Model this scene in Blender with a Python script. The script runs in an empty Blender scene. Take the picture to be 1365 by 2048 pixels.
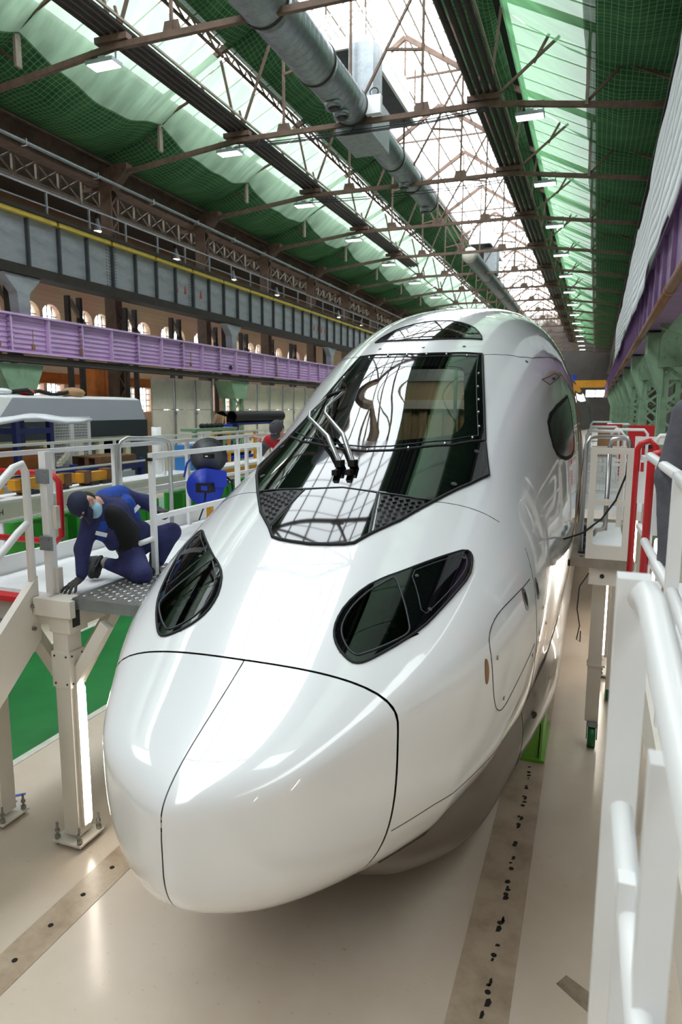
import bpy, math, random
from mathutils import Vector, Matrix
from mathutils.geometry import delaunay_2d_cdt
import numpy as np
random.seed(7)
SC = bpy.context.scene
COL = SC.collection
# ---------------------------------------------------------------- camera, sky, exposure
CAMH = 3.141
cam_d = bpy.data.cameras.new('camera'); cam = bpy.data.objects.new('camera', cam_d); COL.objects.link(cam)
AX = ((0.9379484700697814, 0.34675144516129003, 0.0040128259759197715),
      (0.0557017649879575, -0.13922922495102463, -0.9886923365217125),
      (-0.3422717938583057, 0.9275659858997062, -0.1499045060394238))
_m = Matrix.Identity(4)
for i in range(3):
    _m[i][0] = AX[0][i]; _m[i][1] = -AX[1][i]; _m[i][2] = -AX[2][i]
_m[2][3] = CAMH
cam.matrix_world = _m
cam_d.sensor_fit = 'VERTICAL'; cam_d.sensor_height = 36.0; cam_d.sensor_width = 24.0; cam_d.lens = 24.0
cam_d.clip_start = 0.02; cam_d.clip_end = 600
cam_d.dof.use_dof = True; cam_d.dof.focus_distance = 5.0; cam_d.dof.aperture_fstop = 3.5
SC.camera = cam
SC.view_settings.view_transform = 'Standard'; SC.view_settings.look = 'None'
SC.view_settings.exposure = -0.92; SC.view_settings.gamma = 1.0; SC.view_settings.use_curve_mapping = False
SKY = 16.0
world = bpy.data.worlds.new('overcast_sky'); SC.world = world; world.use_nodes = True
bg = world.node_tree.nodes['Background']; bg.inputs['Color'].default_value = (0.93, 0.97, 1.0, 1); bg.inputs['Strength'].default_value = SKY
try:
    SC.cycles.use_denoising = True; SC.cycles.max_bounces = 8; SC.cycles.diffuse_bounces = 4; SC.cycles.glossy_bounces = 4
    SC.cycles.transmission_bounces = 5; SC.cycles.transparent_max_bounces = 12
    SC.cycles.sample_clamp_indirect = 12.0; SC.cycles.caustics_reflective = False; SC.cycles.caustics_refractive = False
    SC.cycles.blur_glossy = 0.2
except Exception: pass
def portal(name, loc, sx, sy, rot):
    l = bpy.data.lights.new(name, 'AREA'); l.shape = 'RECTANGLE'; l.size = sx; l.size_y = sy
    l.cycles.is_portal = True
    o = bpy.data.objects.new(name, l); o.location = loc; o.rotation_euler = rot; COL.objects.link(o)

# ---------------------------------------------------------------- helpers
def lin(c):
    return tuple((v/255/12.92 if v/255 <= 0.04045 else ((v/255+0.055)/1.055)**2.4) for v in c[:3]) + (1.0,)
def mat(name, rgb, rough=0.5, metal=0.0, coat=0.0, var=0.0, vscale=3.0, bump=0.0, bscale=40.0, emit=None, es=0.0, rvar=0.0, rgb2=None, spec=None, stretch=None):
    m = bpy.data.materials.new(name); m.use_nodes = True
    nt = m.node_tree; b = nt.nodes['Principled BSDF']
    b.inputs['Base Color'].default_value = lin(rgb); b.inputs['Roughness'].default_value = rough; b.inputs['Metallic'].default_value = metal
    if spec is not None: b.inputs['Specular IOR Level'].default_value = spec
    if coat:
        b.inputs['Coat Weight'].default_value = coat; b.inputs['Coat Roughness'].default_value = 0.02; b.inputs['Coat IOR'].default_value = 1.62
    if emit:
        b.inputs['Emission Color'].default_value = lin(emit); b.inputs['Emission Strength'].default_value = es
    if var or bump or rvar:
        tc = nt.nodes.new('ShaderNodeTexCoord'); src = tc.outputs['Object']
        if stretch:
            mp = nt.nodes.new('ShaderNodeMapping'); mp.inputs['Scale'].default_value = stretch
            nt.links.new(src, mp.inputs['Vector']); src = mp.outputs['Vector']
        nz = nt.nodes.new('ShaderNodeTexNoise'); nz.inputs['Scale'].default_value = vscale; nz.inputs['Detail'].default_value = 5; nz.inputs['Roughness'].default_value = 0.65
        nt.links.new(src, nz.inputs['Vector'])
        if var:
            mx = nt.nodes.new('ShaderNodeMix'); mx.data_type = 'RGBA'
            c = lin(rgb); c2 = lin(rgb2) if rgb2 else tuple(v*(1-var) for v in c[:3])+(1,)
            mx.inputs[6].default_value = c; mx.inputs[7].default_value = c2
            rp = nt.nodes.new('ShaderNodeValToRGB'); rp.color_ramp.elements[0].position = 0.4; rp.color_ramp.elements[1].position = 0.68
            nt.links.new(nz.outputs['Fac'], rp.inputs['Fac']); nt.links.new(rp.outputs['Color'], mx.inputs[0]); nt.links.new(mx.outputs[2], b.inputs['Base Color'])
        if rvar:
            mr = nt.nodes.new('ShaderNodeMapRange'); mr.inputs[3].default_value = rough; mr.inputs[4].default_value = min(1, rough+rvar)
            nt.links.new(nz.outputs['Fac'], mr.inputs[0]); nt.links.new(mr.outputs[0], b.inputs['Roughness'])
        if bump:
            n2 = nt.nodes.new('ShaderNodeTexNoise'); n2.inputs['Scale'].default_value = bscale; nt.links.new(src, n2.inputs['Vector'])
            bp = nt.nodes.new('ShaderNodeBump'); bp.inputs['Strength'].default_value = bump; bp.inputs['Distance'].default_value = 0.02
            nt.links.new(n2.outputs['Fac'], bp.inputs['Height']); nt.links.new(bp.outputs['Normal'], b.inputs['Normal'])
    return m
def thin_glass(name, tint, refl=0.06, rough=0.0):
    m = bpy.data.materials.new(name); m.use_nodes = True; nt = m.node_tree
    for n in list(nt.nodes): nt.nodes.remove(n)
    out = nt.nodes.new('ShaderNodeOutputMaterial'); mix = nt.nodes.new('ShaderNodeMixShader')
    tr = nt.nodes.new('ShaderNodeBsdfTransparent'); tr.inputs['Color'].default_value = tint
    gl = nt.nodes.new('ShaderNodeBsdfGlossy'); gl.inputs['Roughness'].default_value = rough
    fr = nt.nodes.new('ShaderNodeFresnel'); fr.inputs['IOR'].default_value = 1.52
    ad = nt.nodes.new('ShaderNodeMath'); ad.operation = 'ADD'; ad.inputs[1].default_value = refl; ad.use_clamp = True
    nt.links.new(fr.outputs[0], ad.inputs[0]); nt.links.new(ad.outputs[0], mix.inputs[0])
    nt.links.new(tr.outputs[0], mix.inputs[1]); nt.links.new(gl.outputs[0], mix.inputs[2]); nt.links.new(mix.outputs[0], out.inputs[0])
    return m
class MB:
    def __init__(s): s.v = []; s.f = []
    def add(s, vs, fs):
        n = len(s.v); s.v += [tuple(p) for p in vs]; s.f += [tuple(n+i for i in f) for f in fs]; return s
    def box(s, x0, x1, y0, y1, z0, z1):
        e = random.uniform(.0001, .0008) if min(x1-x0, y1-y0, z1-z0) > .008 else 0.0   # no two faces exactly coplanar
        x0 += e; x1 -= e; y0 += e; y1 -= e; z0 += e; z1 -= e
        return s.add([(x0,y0,z0),(x1,y0,z0),(x1,y1,z0),(x0,y1,z0),(x0,y0,z1),(x1,y0,z1),(x1,y1,z1),(x0,y1,z1)],
                     [(0,3,2,1),(4,5,6,7),(0,1,5,4),(1,2,6,5),(2,3,7,6),(3,0,4,7)])
    def cbox(s, c, sx, sy, sz): return s.box(c[0]-sx/2,c[0]+sx/2,c[1]-sy/2,c[1]+sy/2,c[2]-sz/2,c[2]+sz/2)
    def bar(s, p0, p1, w, h=None, up=(0,0,1)):
        h = h or w; p0 = Vector(p0); p1 = Vector(p1); d = (p1-p0)
        if d.length < 1e-6: return s
        d.normalize(); u = Vector(up)
        if abs(d.dot(u)) > 0.98: u = Vector((0,1,0)) if abs(d.y) < 0.9 else Vector((1,0,0))
        a = d.cross(u).normalized(); b = a.cross(d).normalized(); vs = []
        for p in (p0, p1):
            for i, j in ((-1,-1),(1,-1),(1,1),(-1,1)): vs.append(p+a*(i*w/2)+b*(j*h/2))
        return s.add(vs, [(0,1,2,3),(7,6,5,4),(0,4,5,1),(1,5,6,2),(2,6,7,3),(3,7,4,0)])
    def tube(s, pts, r, n=8, closed=False, caps=True):
        pts = [Vector(p) for p in pts]; rings = []; N = len(pts)
        pa = None
        for i, p in enumerate(pts):
            if closed: d = pts[(i+1) % N]-pts[i-1]
            else: d = pts[min(i+1, N-1)]-pts[max(i-1, 0)]
            d.normalize()
            if pa is None:
                u = Vector((0,0,1)) if abs(d.z) < 0.9 else Vector((1,0,0)); a = d.cross(u).normalized()
            else:
                a = (pa-d*pa.dot(d)).normalized()
            pa = a; b = d.cross(a); rr = r[i] if hasattr(r, '__len__') else r
            rings.append([p+a*(rr*math.cos(2*math.pi*k/n))+b*(rr*math.sin(2*math.pi*k/n)) for k in range(n)])
        vs = [q for rg in rings for q in rg]; fs = []
        for i in range(N if closed else N-1):
            j = (i+1) % N
            for k in range(n): fs.append((i*n+k, i*n+(k+1) % n, j*n+(k+1) % n, j*n+k))
        if caps and not closed: fs += [tuple(range(n-1, -1, -1)), tuple((N-1)*n+k for k in range(n))]
        return s.add(vs, fs)
    def cyl(s, p0, p1, r, n=12): return s.tube([p0, p1], r, n)
    def prism(s, poly, vec):
        n = len(poly); vec = Vector(vec); a = [Vector(p) for p in poly]; vs = a+[p+vec for p in a]
        return s.add(vs, [tuple(range(n-1,-1,-1)), tuple(range(n, 2*n))]+[(i, (i+1) % n, n+(i+1) % n, n+i) for i in range(n)])
    def ball(s, c, r, n=10, m=6):
        rx, ry, rz = (r, r, r) if not hasattr(r, '__len__') else r
        vs = [(c[0], c[1], c[2]+rz)]
        for i in range(1, m):
            t = math.pi*i/m
            for k in range(n): vs.append((c[0]+rx*math.sin(t)*math.cos(2*math.pi*k/n), c[1]+ry*math.sin(t)*math.sin(2*math.pi*k/n), c[2]+rz*math.cos(t)))
        vs.append((c[0], c[1], c[2]-rz)); L = len(vs)-1; fs = [(0, 1+k, 1+(k+1) % n) for k in range(n)]
        for i in range(m-2):
            for k in range(n): fs.append((1+i*n+k, 1+(i+1)*n+k, 1+(i+1)*n+(k+1) % n, 1+i*n+(k+1) % n))
        fs += [(L, 1+(m-2)*n+(k+1) % n, 1+(m-2)*n+k) for k in range(n)]
        return s.add(vs, fs)
    def mesh(s, name, m, smooth=False):
        me = bpy.data.meshes.new(name); me.from_pydata(s.v, [], s.f); me.update()
        me.materials.append(m)
        if getattr(s, 'nrm', None):
            me.polygons.foreach_set('use_smooth', [True]*len(me.polygons)); me.normals_split_custom_set_from_vertices(s.nrm)
        elif smooth: me.polygons.foreach_set('use_smooth', [True]*len(me.polygons))
        return me
LOC = {}
def put(name, me, parent=None, loc=None):
    o = bpy.data.objects.new(name, me); COL.objects.link(o)
    if loc is not None: o.location = loc
    if parent is not None:
        o.parent = parent
        if loc is None:
            L = LOC.get(parent.name, Vector((0,0,0))); o.matrix_parent_inverse = Matrix.Translation(-L)
    return o
def build(mb, name, m, parent=None, smooth=False, label=None):
    """mesh in world coordinates; child of an unrotated thing"""
    o = put(name, mb.mesh(name, m, smooth), parent)
    if parent is not None: LOC[o.name] = LOC.get(parent.name, Vector((0,0,0)))*0
    if parent is not None and parent.type == 'MESH': o.matrix_parent_inverse = Matrix.Identity(4)
    if label: o['label'] = label
    return o
def tag(o, label, cat, group=None):
    o['label'] = label; o['category'] = cat
    if group: o['group'] = group
    return o
def thing(name, label, cat, loc=(0,0,0), group=None):
    o = bpy.data.objects.new(name, None); COL.objects.link(o); o.location = loc; o.empty_display_size = 0.2
    LOC[o.name] = Vector(loc); return tag(o, label, cat, group)
def struct(mb, name, m, parent=None, smooth=False):
    o = build(mb, name, m, parent, smooth)
    if parent is None: o['kind'] = 'structure'
    return o
def piece(me, name, parent, off):
    """shared-mesh piece placed at world offset off under an unrotated parent"""
    o = bpy.data.objects.new(name, me); COL.objects.link(o); o.parent = parent
    o.location = Vector(off)-LOC.get(parent.name, Vector((0,0,0))); return o
def copy_thing(src, loc, label, rotz=0.0):
    """copy of a thing and its parts and sub-parts; meshes shared"""
    r = src.copy(); COL.objects.link(r); r.location = loc; r.rotation_euler = (0,0,rotz); r['label'] = label; LOC[r.name] = Vector(loc)
    for ch in list(src.children):
        c = ch.copy(); COL.objects.link(c); c.parent = r; c.matrix_parent_inverse = ch.matrix_parent_inverse.copy()
        for g in list(ch.children):
            d = g.copy(); COL.objects.link(d); d.parent = c; d.matrix_parent_inverse = g.matrix_parent_inverse.copy()
    return r
ORD = ['first','second','third','fourth','fifth','sixth','seventh','eighth','ninth','tenth','eleventh','twelfth','thirteenth','fourteenth','fifteenth','sixteenth','seventeenth','eighteenth','nineteenth','twentieth']
# ---------------------------------------------------------------- materials
M = {}
def mk(k, *a, **kw): M[k] = mat(k, *a, **kw); return M[k]
mk('paint_white', (236,237,238), rough=0.22, coat=1.0)
mk('white_enamel', (242,242,241), rough=0.35, var=0.06, vscale=2)
mk('cream_enamel', (226,219,208), rough=0.4, var=0.08, vscale=2)
mk('deck_white', (238,238,240), rough=0.5, var=0.12, vscale=3)
mk('red_enamel', (196,28,34), rough=0.35)
mk('aluminium', (190,190,190), rough=0.3, metal=0.85, var=0.15)
mk('galv', (150,156,160), rough=0.42, metal=0.7, var=0.25, vscale=5)
mk('tread_plate', (150,146,140), rough=0.38, metal=0.6, var=0.3, vscale=9)
mk('rust_steel', (112,90,76), rough=0.75, var=0.45, vscale=2.5)
mk('dark_steel', (52,44,40), rough=0.7, var=0.4, vscale=2)
mk('pale_steel', (150,138,124), rough=0.7, var=0.35, vscale=3)
mk('grey_girder', (164,168,174), rough=0.55, var=0.3, vscale=0.9, stretch=(1,1,3))
mk('grey_dark', (74,76,80), rough=0.6, var=0.3)
mk('purple', (216,182,226), rough=0.5, var=0.18, vscale=1.2)
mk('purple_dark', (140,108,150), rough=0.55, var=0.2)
mk('yellow', (222,192,84), rough=0.5, var=0.2)
mk('orange_yellow', (226,160,40), rough=0.45, var=0.15)
mk('orange', (196,112,44), rough=0.55, var=0.3)
mk('col_green', (142,176,144), rough=0.6, var=0.35, vscale=1.5)
mk('lime_green', (110,170,50), rough=0.45, var=0.2)
mk('bin_green', (56,170,60), rough=0.45, var=0.15)
mk('black_gloss', (7,8,10), rough=0.035, spec=0.75)
mk('black_matte', (14,14,15), rough=0.5)
mk('rubber', (20,20,22), rough=0.7)
mk('seam', (58,60,64), rough=0.6)
mk('skirt_grey', (92,82,74), rough=0.3, coat=0.35)
mk('blue', (30,60,190), rough=0.4)
mk('navy_blue', (34,48,120), rough=0.45)
mk('brown', (130,92,60), rough=0.6, var=0.3)
mk('copper', (150,108,76), rough=0.55, var=0.3, vscale=6)
mk('cardboard', (190,150,110), rough=0.8, var=0.2)
mk('sheet_white', (232,234,240), rough=0.35, var=0.08, vscale=1)
mk('steel_bolt', (150,150,145), rough=0.35, metal=0.9)
mk('lens_dark', (9,15,17), rough=0.2)
mk('cab_beige', (196,172,140), rough=0.6, var=0.15)
mk('wheel_green', (30,110,60), rough=0.45)
mk('led', (255,255,255), emit=(255,250,240), es=14)
mk('led_soft', (255,255,255), emit=(255,246,230), es=9)
mk('tube_led', (255,255,255), emit=(255,244,228), es=36)
mk('bulb_warm', (255,255,255), emit=(255,226,180), es=18)
M['windscreen'] = thin_glass('windscreen', (0.62,0.68,0.64,1), 0.05)
def frosted(name, tr, tl, f):
    m = bpy.data.materials.new(name); m.use_nodes = True; nt = m.node_tree
    for n in list(nt.nodes): nt.nodes.remove(n)
    out = nt.nodes.new('ShaderNodeOutputMaterial'); mix = nt.nodes.new('ShaderNodeMixShader'); mix.inputs[0].default_value = f
    a = nt.nodes.new('ShaderNodeBsdfTransparent'); a.inputs['Color'].default_value = tr; b = nt.nodes.new('ShaderNodeBsdfTranslucent'); b.inputs['Color'].default_value = tl
    nt.links.new(a.outputs[0], mix.inputs[1]); nt.links.new(b.outputs[0], mix.inputs[2]); nt.links.new(mix.outputs[0], out.inputs[0]); return m
M['roof_glass'] = frosted('roof_glass', (.92,.95,.96,1), (.9,.93,.94,1), .08)
M['dirty_glass'] = frosted('dirty_glass', (.5,.53,.51,1), (.5,.52,.5,1), .25)
M['aisle_glass'] = frosted('aisle_glass', (.5,.52,.5,1), (.5,.52,.5,1), .25)
M['lens_glass'] = thin_glass('lens_glass', (0.10,0.13,0.14,1), 0.0)
# ================================================================ THE HALL
Y0, Y1 = -24.0, 124.0            # hall ends
XL, XR, XM = -17.9, 1.82, -8.07  # eave lines and ridge
BAY = 6.6; T0 = 22.6
TRUSS_Y = [T0+BAY*k for k in range(-3, 15)]
# --- floor
def floor_material():
    m = mat('floor_epoxy', (216,202,186), rough=0.16, var=0.12, vscale=0.45, rvar=0.08, rgb2=(202,184,164))
    nt = m.node_tree; b = nt.nodes['Principled BSDF']
    old = b.inputs['Base Color'].links[0].from_socket
    tc = nt.nodes.new('ShaderNodeTexCoord'); n = nt.nodes.new('ShaderNodeTexNoise'); n.inputs['Scale'].default_value = 26; n.inputs['Detail'].default_value = 3
    nt.links.new(tc.outputs['Object'], n.inputs['Vector'])
    r = nt.nodes.new('ShaderNodeValToRGB'); r.color_ramp.elements[0].position = 0.18; r.color_ramp.elements[1].position = 0.34
    r.color_ramp.elements[0].color = (0.45,0.42,0.38,1); r.color_ramp.elements[1].color = (1,1,1,1)
    nt.links.new(n.outputs['Fac'], r.inputs['Fac'])
    mx = nt.nodes.new('ShaderNodeMix'); mx.data_type = 'RGBA'; mx.blend_type = 'MULTIPLY'; mx.inputs[0].default_value = 0.5
    nt.links.new(old, mx.inputs[6]); nt.links.new(r.outputs['Color'], mx.inputs[7]); nt.links.new(mx.outputs[2], b.inputs['Base Color'])
    return m
M['floor'] = floor_material()
mk('walk_green', (44,124,66), rough=0.22, var=0.25, vscale=0.7, rvar=0.2, rgb2=(30,98,50))
mk('line_white', (214,212,200), rough=0.4, var=0.2, vscale=6)
mk('trench', (188,170,148), rough=0.35, var=0.35, vscale=4, rgb2=(160,140,118))
mk('hole_dark', (30,26,22), rough=0.9)
mk('stain', (150,132,112), rough=0.4, var=0.4, vscale=14)
mk('ink_blue', (70,90,190), rough=0.6)
struct(MB().box(-27, 10, Y0, Y1, -0.2, 0.0), 'floor', M['floor'])
struct(MB().box(-6.66, -4.74, -6, 60, 0.0, 0.004), 'trim_1', M['walk_green'])
struct(MB().box(-4.74, -4.66, -6, 60, 0.0, 0.005), 'trim_2', M['line_white'])
struct(MB().box(-6.76, -6.66, -6, 60, 0.0, 0.005), 'trim_3', M['line_white'])
hole = MB(); hole.cyl((0,0,0.0005), (0,0,0.0045), 0.017, 10)
hole_me = hole.mesh('bolt_hole', M['hole_dark'])
for n_, (xa, xb, xh, ya) in enumerate(((-0.56, -0.25, -0.376, 1.2), (-3.07, -2.84, -2.955, 1.2))):
    t = struct(MB().box(xa, xb, -4, 40, 0.0, 0.003), 'trim_%d' % (4+n_), M['trench'])
    y = ya
    while y < (8.0 if n_ == 0 else 5.6):
        o = piece(hole_me, 'bolt_hole', t, (xh+random.uniform(-.006,.006), y, 0)); y += 0.27 if n_ == 0 else 0.285
crack = MB()   # broken grout line along the right-hand row of holes
for i in range(90):
    y = 1.6+i*0.05+random.uniform(-.02,.02)
    if random.random() < 0.5:
        w = random.uniform(.006,.02); x = -0.376+random.uniform(-.012,.012); a = random.uniform(.01,.035)
        crack.prism([(x-w,y-a,.0031),(x+w*.4,y-a*.8,.0031),(x+w,y+a*.2,.0031),(x+w*.3,y+a,.0031),(x-w*.8,y+a*.6,.0031)], (0,0,.0008))
c_ = build(crack, 'grout_chip', M['hole_dark']); c_['kind'] = 'stuff'; tag(c_, 'crumbled dark grout along the right-hand row of floor holes', 'grout')
tp = MB(); tp.bar((-4.36,3.86,.003), (-4.22,3.98,.003), .03,.002); tp.bar((-4.36,3.86,.003), (-4.2,3.86,.003), .03,.002)
tag(build(tp, 'tape_mark', M['ink_blue']), 'blue tape arrow stuck on floor beside outer platform leg', 'tape')
tag(build(MB().prism([(-.03,3.55,.001),(.16,3.4,.001),(.2,3.52,.001),(.02,3.63,.001)], (0,0,.002)), 'floor_patch', M['stain']), 'brown square repair patch on floor beside near handrail post', 'patch')
# --- walls
def brick_material(name, c1, c2, mortar, scale):
    m = mat(name, c1, rough=0.85); nt = m.node_tree; b = nt.nodes['Principled BSDF']
    tc = nt.nodes.new('ShaderNodeTexCoord'); mp = nt.nodes.new('ShaderNodeMapping'); mp.inputs['Rotation'].default_value = (math.pi/2, 0, math.pi/2)
    br = nt.nodes.new('ShaderNodeTexBrick'); br.inputs['Scale'].default_value = scale
    br.inputs['Color1'].default_value = lin(c1); br.inputs['Color2'].default_value = lin(c2); br.inputs['Mortar'].default_value = lin(mortar); br.inputs['Mortar Size'].default_value = 0.015
    nt.links.new(tc.outputs['Object'], mp.inputs['Vector']); nt.links.new(mp.outputs['Vector'], br.inputs['Vector'])
    nz = nt.nodes.new('ShaderNodeTexNoise'); nz.inputs['Scale'].default_value = 0.6; nz.inputs['Detail'].default_value = 6; nt.links.new(tc.outputs['Object'], nz.inputs['Vector'])
    mx = nt.nodes.new('ShaderNodeMix'); mx.data_type = 'RGBA'; mx.blend_type = 'MULTIPLY'; mx.inputs[0].default_value = 0.5
    nt.links.new(br.outputs['Color'], mx.inputs[6]); nt.links.new(nz.outputs['Color'], mx.inputs[7]); nt.links.new(mx.outputs[2], b.inputs['Base Color'])
    return m
M['brick'] = brick_material('old_brick', (178,146,118), (158,126,100), (140,120,100), 2.2)
mk('wall_dark', (70,66,64), rough=0.9, var=0.3, vscale=0.5)
mk('wall_pale', (178,168,154), rough=0.8, var=0.2, vscale=0.4)
WX = -26.0
WIN_Y = [20.6+1.9*k+(0.5 if k % 2 else 0.0) for k in range(0, 22)]
ROWS = [(2.9, 4.3), (6.3, 7.7)]   # sill, spring line
wall = MB()
wall.box(WX-0.5, WX, Y0, Y1, 0, ROWS[0][0]); wall.box(WX-0.5, WX, Y0, Y1, 5.0, ROWS[1][0]); wall.box(WX-0.5, WX, Y0, Y1, 8.4, 13.2)
HW = 0.62
for (zs, zp), zt in zip(ROWS, (5.0, 8.4)):
    prev = Y0
    for y in WIN_Y:
        wall.box(WX-0.5, WX, prev, y-HW, zs, zt); prev = y+HW
        arc = [(y-HW*math.cos(math.pi*k/10), zp+HW*math.sin(math.pi*k/10)*0.9) for k in range(11)]
        for k in range(10):
            (ya, za), (yb, zb) = arc[k], arc[k+1]
            wall.add([(WX-.5,ya,za),(WX-.5,yb,zb),(WX-.5,yb,zt),(WX-.5,ya,zt),(WX,ya,za),(WX,yb,zb),(WX,yb,zt),(WX,ya,zt)],
                     [(0,3,2,1),(4,5,6,7),(0,1,5,4),(2,3,7,6)])
    wall.box(WX-0.5, WX, prev, Y1, zs, zt)
wl = struct(wall, 'wall_left', M['brick'])
wi = 1
def arch_window(y, zs, zp):
    global wi
    fr = MB()
    for k in range(1, 4):
        yy = y-HW+2*HW*k/4; top = zp+0.9*math.sqrt(max(HW*HW-(yy-y)**2, 0)); fr.box(WX-.3, WX-.26, yy-.02, yy+.02, zs, top)
    for k in range(1, 5):
        z = zs+(zp-zs)*k/4; fr.box(WX-.3, WX-.26, y-HW, y+HW, z-.02, z+.02)
    o = struct(fr, 'window_%d' % wi, M['dark_steel']); wi += 1
    pane = [(WX-.31, y-HW, zs)]+[(WX-.31, y-HW*math.cos(math.pi*k/10), zp+.9*HW*math.sin(math.pi*k/10)) for k in range(11)]+[(WX-.31, y+HW, zs)]
    build(MB().add(pane, [tuple(range(len(pane)))]), 'pane', M['roof_glass'], o)
for y in WIN_Y:
    for zs, zp in ROWS: arch_window(y, zs, zp)
struct(MB().box(9.5, 10, Y0, Y1, 0, 13.2), 'wall_right', M['wall_dark'])
# back wall with two bright windows
bw = MB(); bwz = (5.25, 6.35)
bw.box(-27,10,Y1,Y1+.4,0,bwz[0]).box(-27,10,Y1,Y1+.4,bwz[1],19)
for xa, xb in ((-27,-1.75),(-.35,-.2),(1.2,10)): bw.box(xa,xb,Y1,Y1+.4,bwz[0],bwz[1])
struct(bw, 'wall_back', M['wall_dark'])
for xa, xb in ((-1.75,-.35),(-.2,1.2)):
    f = MB(); f.box(xa,xb,Y1+.1,Y1+.16,5.75,5.85)
    o = struct(f, 'window_%d' % wi, M['dark_steel']); wi += 1
    build(MB().add([(xa,Y1+.18,bwz[0]),(xb,Y1+.18,bwz[0]),(xb,Y1+.18,bwz[1]),(xa,Y1+.18,bwz[1])], [(0,1,2,3)]), 'pane', M['roof_glass'], o)
struct(MB().box(-27,10,Y0-.4,Y0,0,19), 'wall_front', M['wall_pale'])
# --- roof: opaque boards with three glazed bands
mk('roof_boards', (58,52,46), rough=0.9, var=0.3)
SKL, SKR, SKZ, RZ = -10.46, -5.68, 16.6, 18.2
def zroof(x):   # slope of the boards
    a = abs(x-XM); return SKZ+0.15-(a-2.39)*0.49
def slope_board(x0, x1, name, Y1=Y1):
    z0, z1 = zroof(x0), zroof(x1)
    return struct(MB().add([(x0,Y0,z0),(x1,Y0,z1),(x1,Y1,z1),(x0,Y1,z0),(x0,Y0,z0+.2),(x1,Y0,z1+.2),(x1,Y1,z1+.2),(x0,Y1,z0+.2)],
              [(0,1,2,3),(7,6,5,4),(0,4,5,1),(3,2,6,7),(0,3,7,4),(1,5,6,2)]), name, M['roof_boards'])
BL = (-15.5, -12.7); BR = (2*XM-BL[1], 2*XM-BL[0])
slope_board(-18.4, BL[0], 'ceiling'); slope_board(BL[1], SKL, 'ceiling'); slope_board(SKR, BR[0], 'ceiling'); slope_board(BR[1], 2.4, 'ceiling'); slope_board(BL[0], BL[1], 'ceiling', 0.0); slope_board(BR[0], BR[1], 'ceiling', 0.0)  # last two boards added to block light from side glazing behind the camera
# aisle roofs
struct(MB().box(-26.5,-21.2,Y0,Y1,12.9,13.1).box(-18.9,-18.3,Y0,Y1,12.2,13.1), 'ceiling', M['roof_boards'])
struct(MB().box(2.2,3.6,Y0,Y1,11.5,11.7).box(6.4,10,Y0,Y1,11.5,11.7), 'ceiling', M['wall_dark'])
# gable closers above the eaves between hall roof and aisle
struct(MB().box(2.2,2.4,Y0,Y1,9.2,12.4), 'wall_clerestory', M['wall_dark'])
for n_, (xa, xb, za, zb) in enumerate(((SKL,XM,SKZ,RZ),(XM,SKR,RZ,SKZ),(BL[0],BL[1],zroof(BL[0]),zroof(BL[1])),(BR[0],BR[1],zroof(BR[0]),zroof(BR[1])),(-21.2,-18.9,13.0,13.0),(3.6,6.4,11.6,11.6))):  # last strip is an added opening that brightens the right columns
    gm_ = M['roof_glass'] if n_ < 2 else M['dirty_glass'] if n_ < 4 else M['aisle_glass']
    fr = MB(); step = 0.95 if n_ < 2 else 1.3; y = -8.0
    roofside = ('left slope of ridge skylight','right slope of ridge skylight','left roof glazing','right roof glazing','aisle roof glazing','added right aisle glazing')[n_]
    w = thing('skylight', ('glazed left slope of the bright ridge skylight','glazed right slope of the bright ridge skylight','glazed strip above the green net on the left slope','glazed strip above the green net on the right slope','narrow glazed strip in the roof of the left aisle','added glazed strip letting fill light into the right aisle')[n_], 'skylight', (xa, 0, za))
    w['kind'] = 'structure'
    bar_me = MB().bar((0,0,0), (xb-xa,0,zb-za), .03, .035).mesh('glazing_bar', M['pale_steel'])
    pane_me = MB().add([(0,.02,.03),(xb-xa,.02,zb-za+.03),(xb-xa,step-.02,zb-za+.03),(0,step-.02,.03)], [(0,1,2,3)]).mesh('pane', gm_)
    yy = 8.0 if n_ < 2 else 4.0
    ymax = 68.0 if n_ < 2 else 60.0
    while yy < ymax:
        piece(bar_me, 'glazing_bar', w, (xa,yy,za)); piece(pane_me, 'pane', w, (xa,yy,za)); yy += step
    for a, b in ((Y0 if n_ < 2 or n_ >= 4 else 0.0, 8.0 if n_ < 2 else 4.0), (yy, Y1)):      # too far or out of view to tell panes apart
        o = build(MB().add([(xa,a,za+.03),(xb,a,zb+.03),(xb,b,zb+.03),(xa,b,za+.03)], [(0,1,2,3)]), 'pane', gm_, w); o['kind'] = 'stuff'
        fb = MB(); y = a
        while y < b: fb.bar((xa,y,za), (xb,y,zb), .03, .035); y += step
        o = build(fb, 'glazing_bar', M['pale_steel'], w); o['kind'] = 'stuff'
    if n_ < 2:
        rid = MB()
        for f in ((.0,.33,.66) if n_ == 0 else (0.0,.34,.67,1.0)): rid.bar((xa+(xb-xa)*f,Y0,za+(zb-za)*f-.08), (xa+(xb-xa)*f,Y1,za+(zb-za)*f-.06), .06,.07)
        build(rid, 'purlin', M['pale_steel'], w)
    ln = Vector((xb-xa,0,zb-za)).length; ang = math.atan2(-(zb-za), xb-xa)
    portal('sky_portal', ((xa+xb)/2, (Y0+Y1)/2, (za+zb)/2+.12), ln, Y1-Y0, (0, ang, 0))
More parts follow.
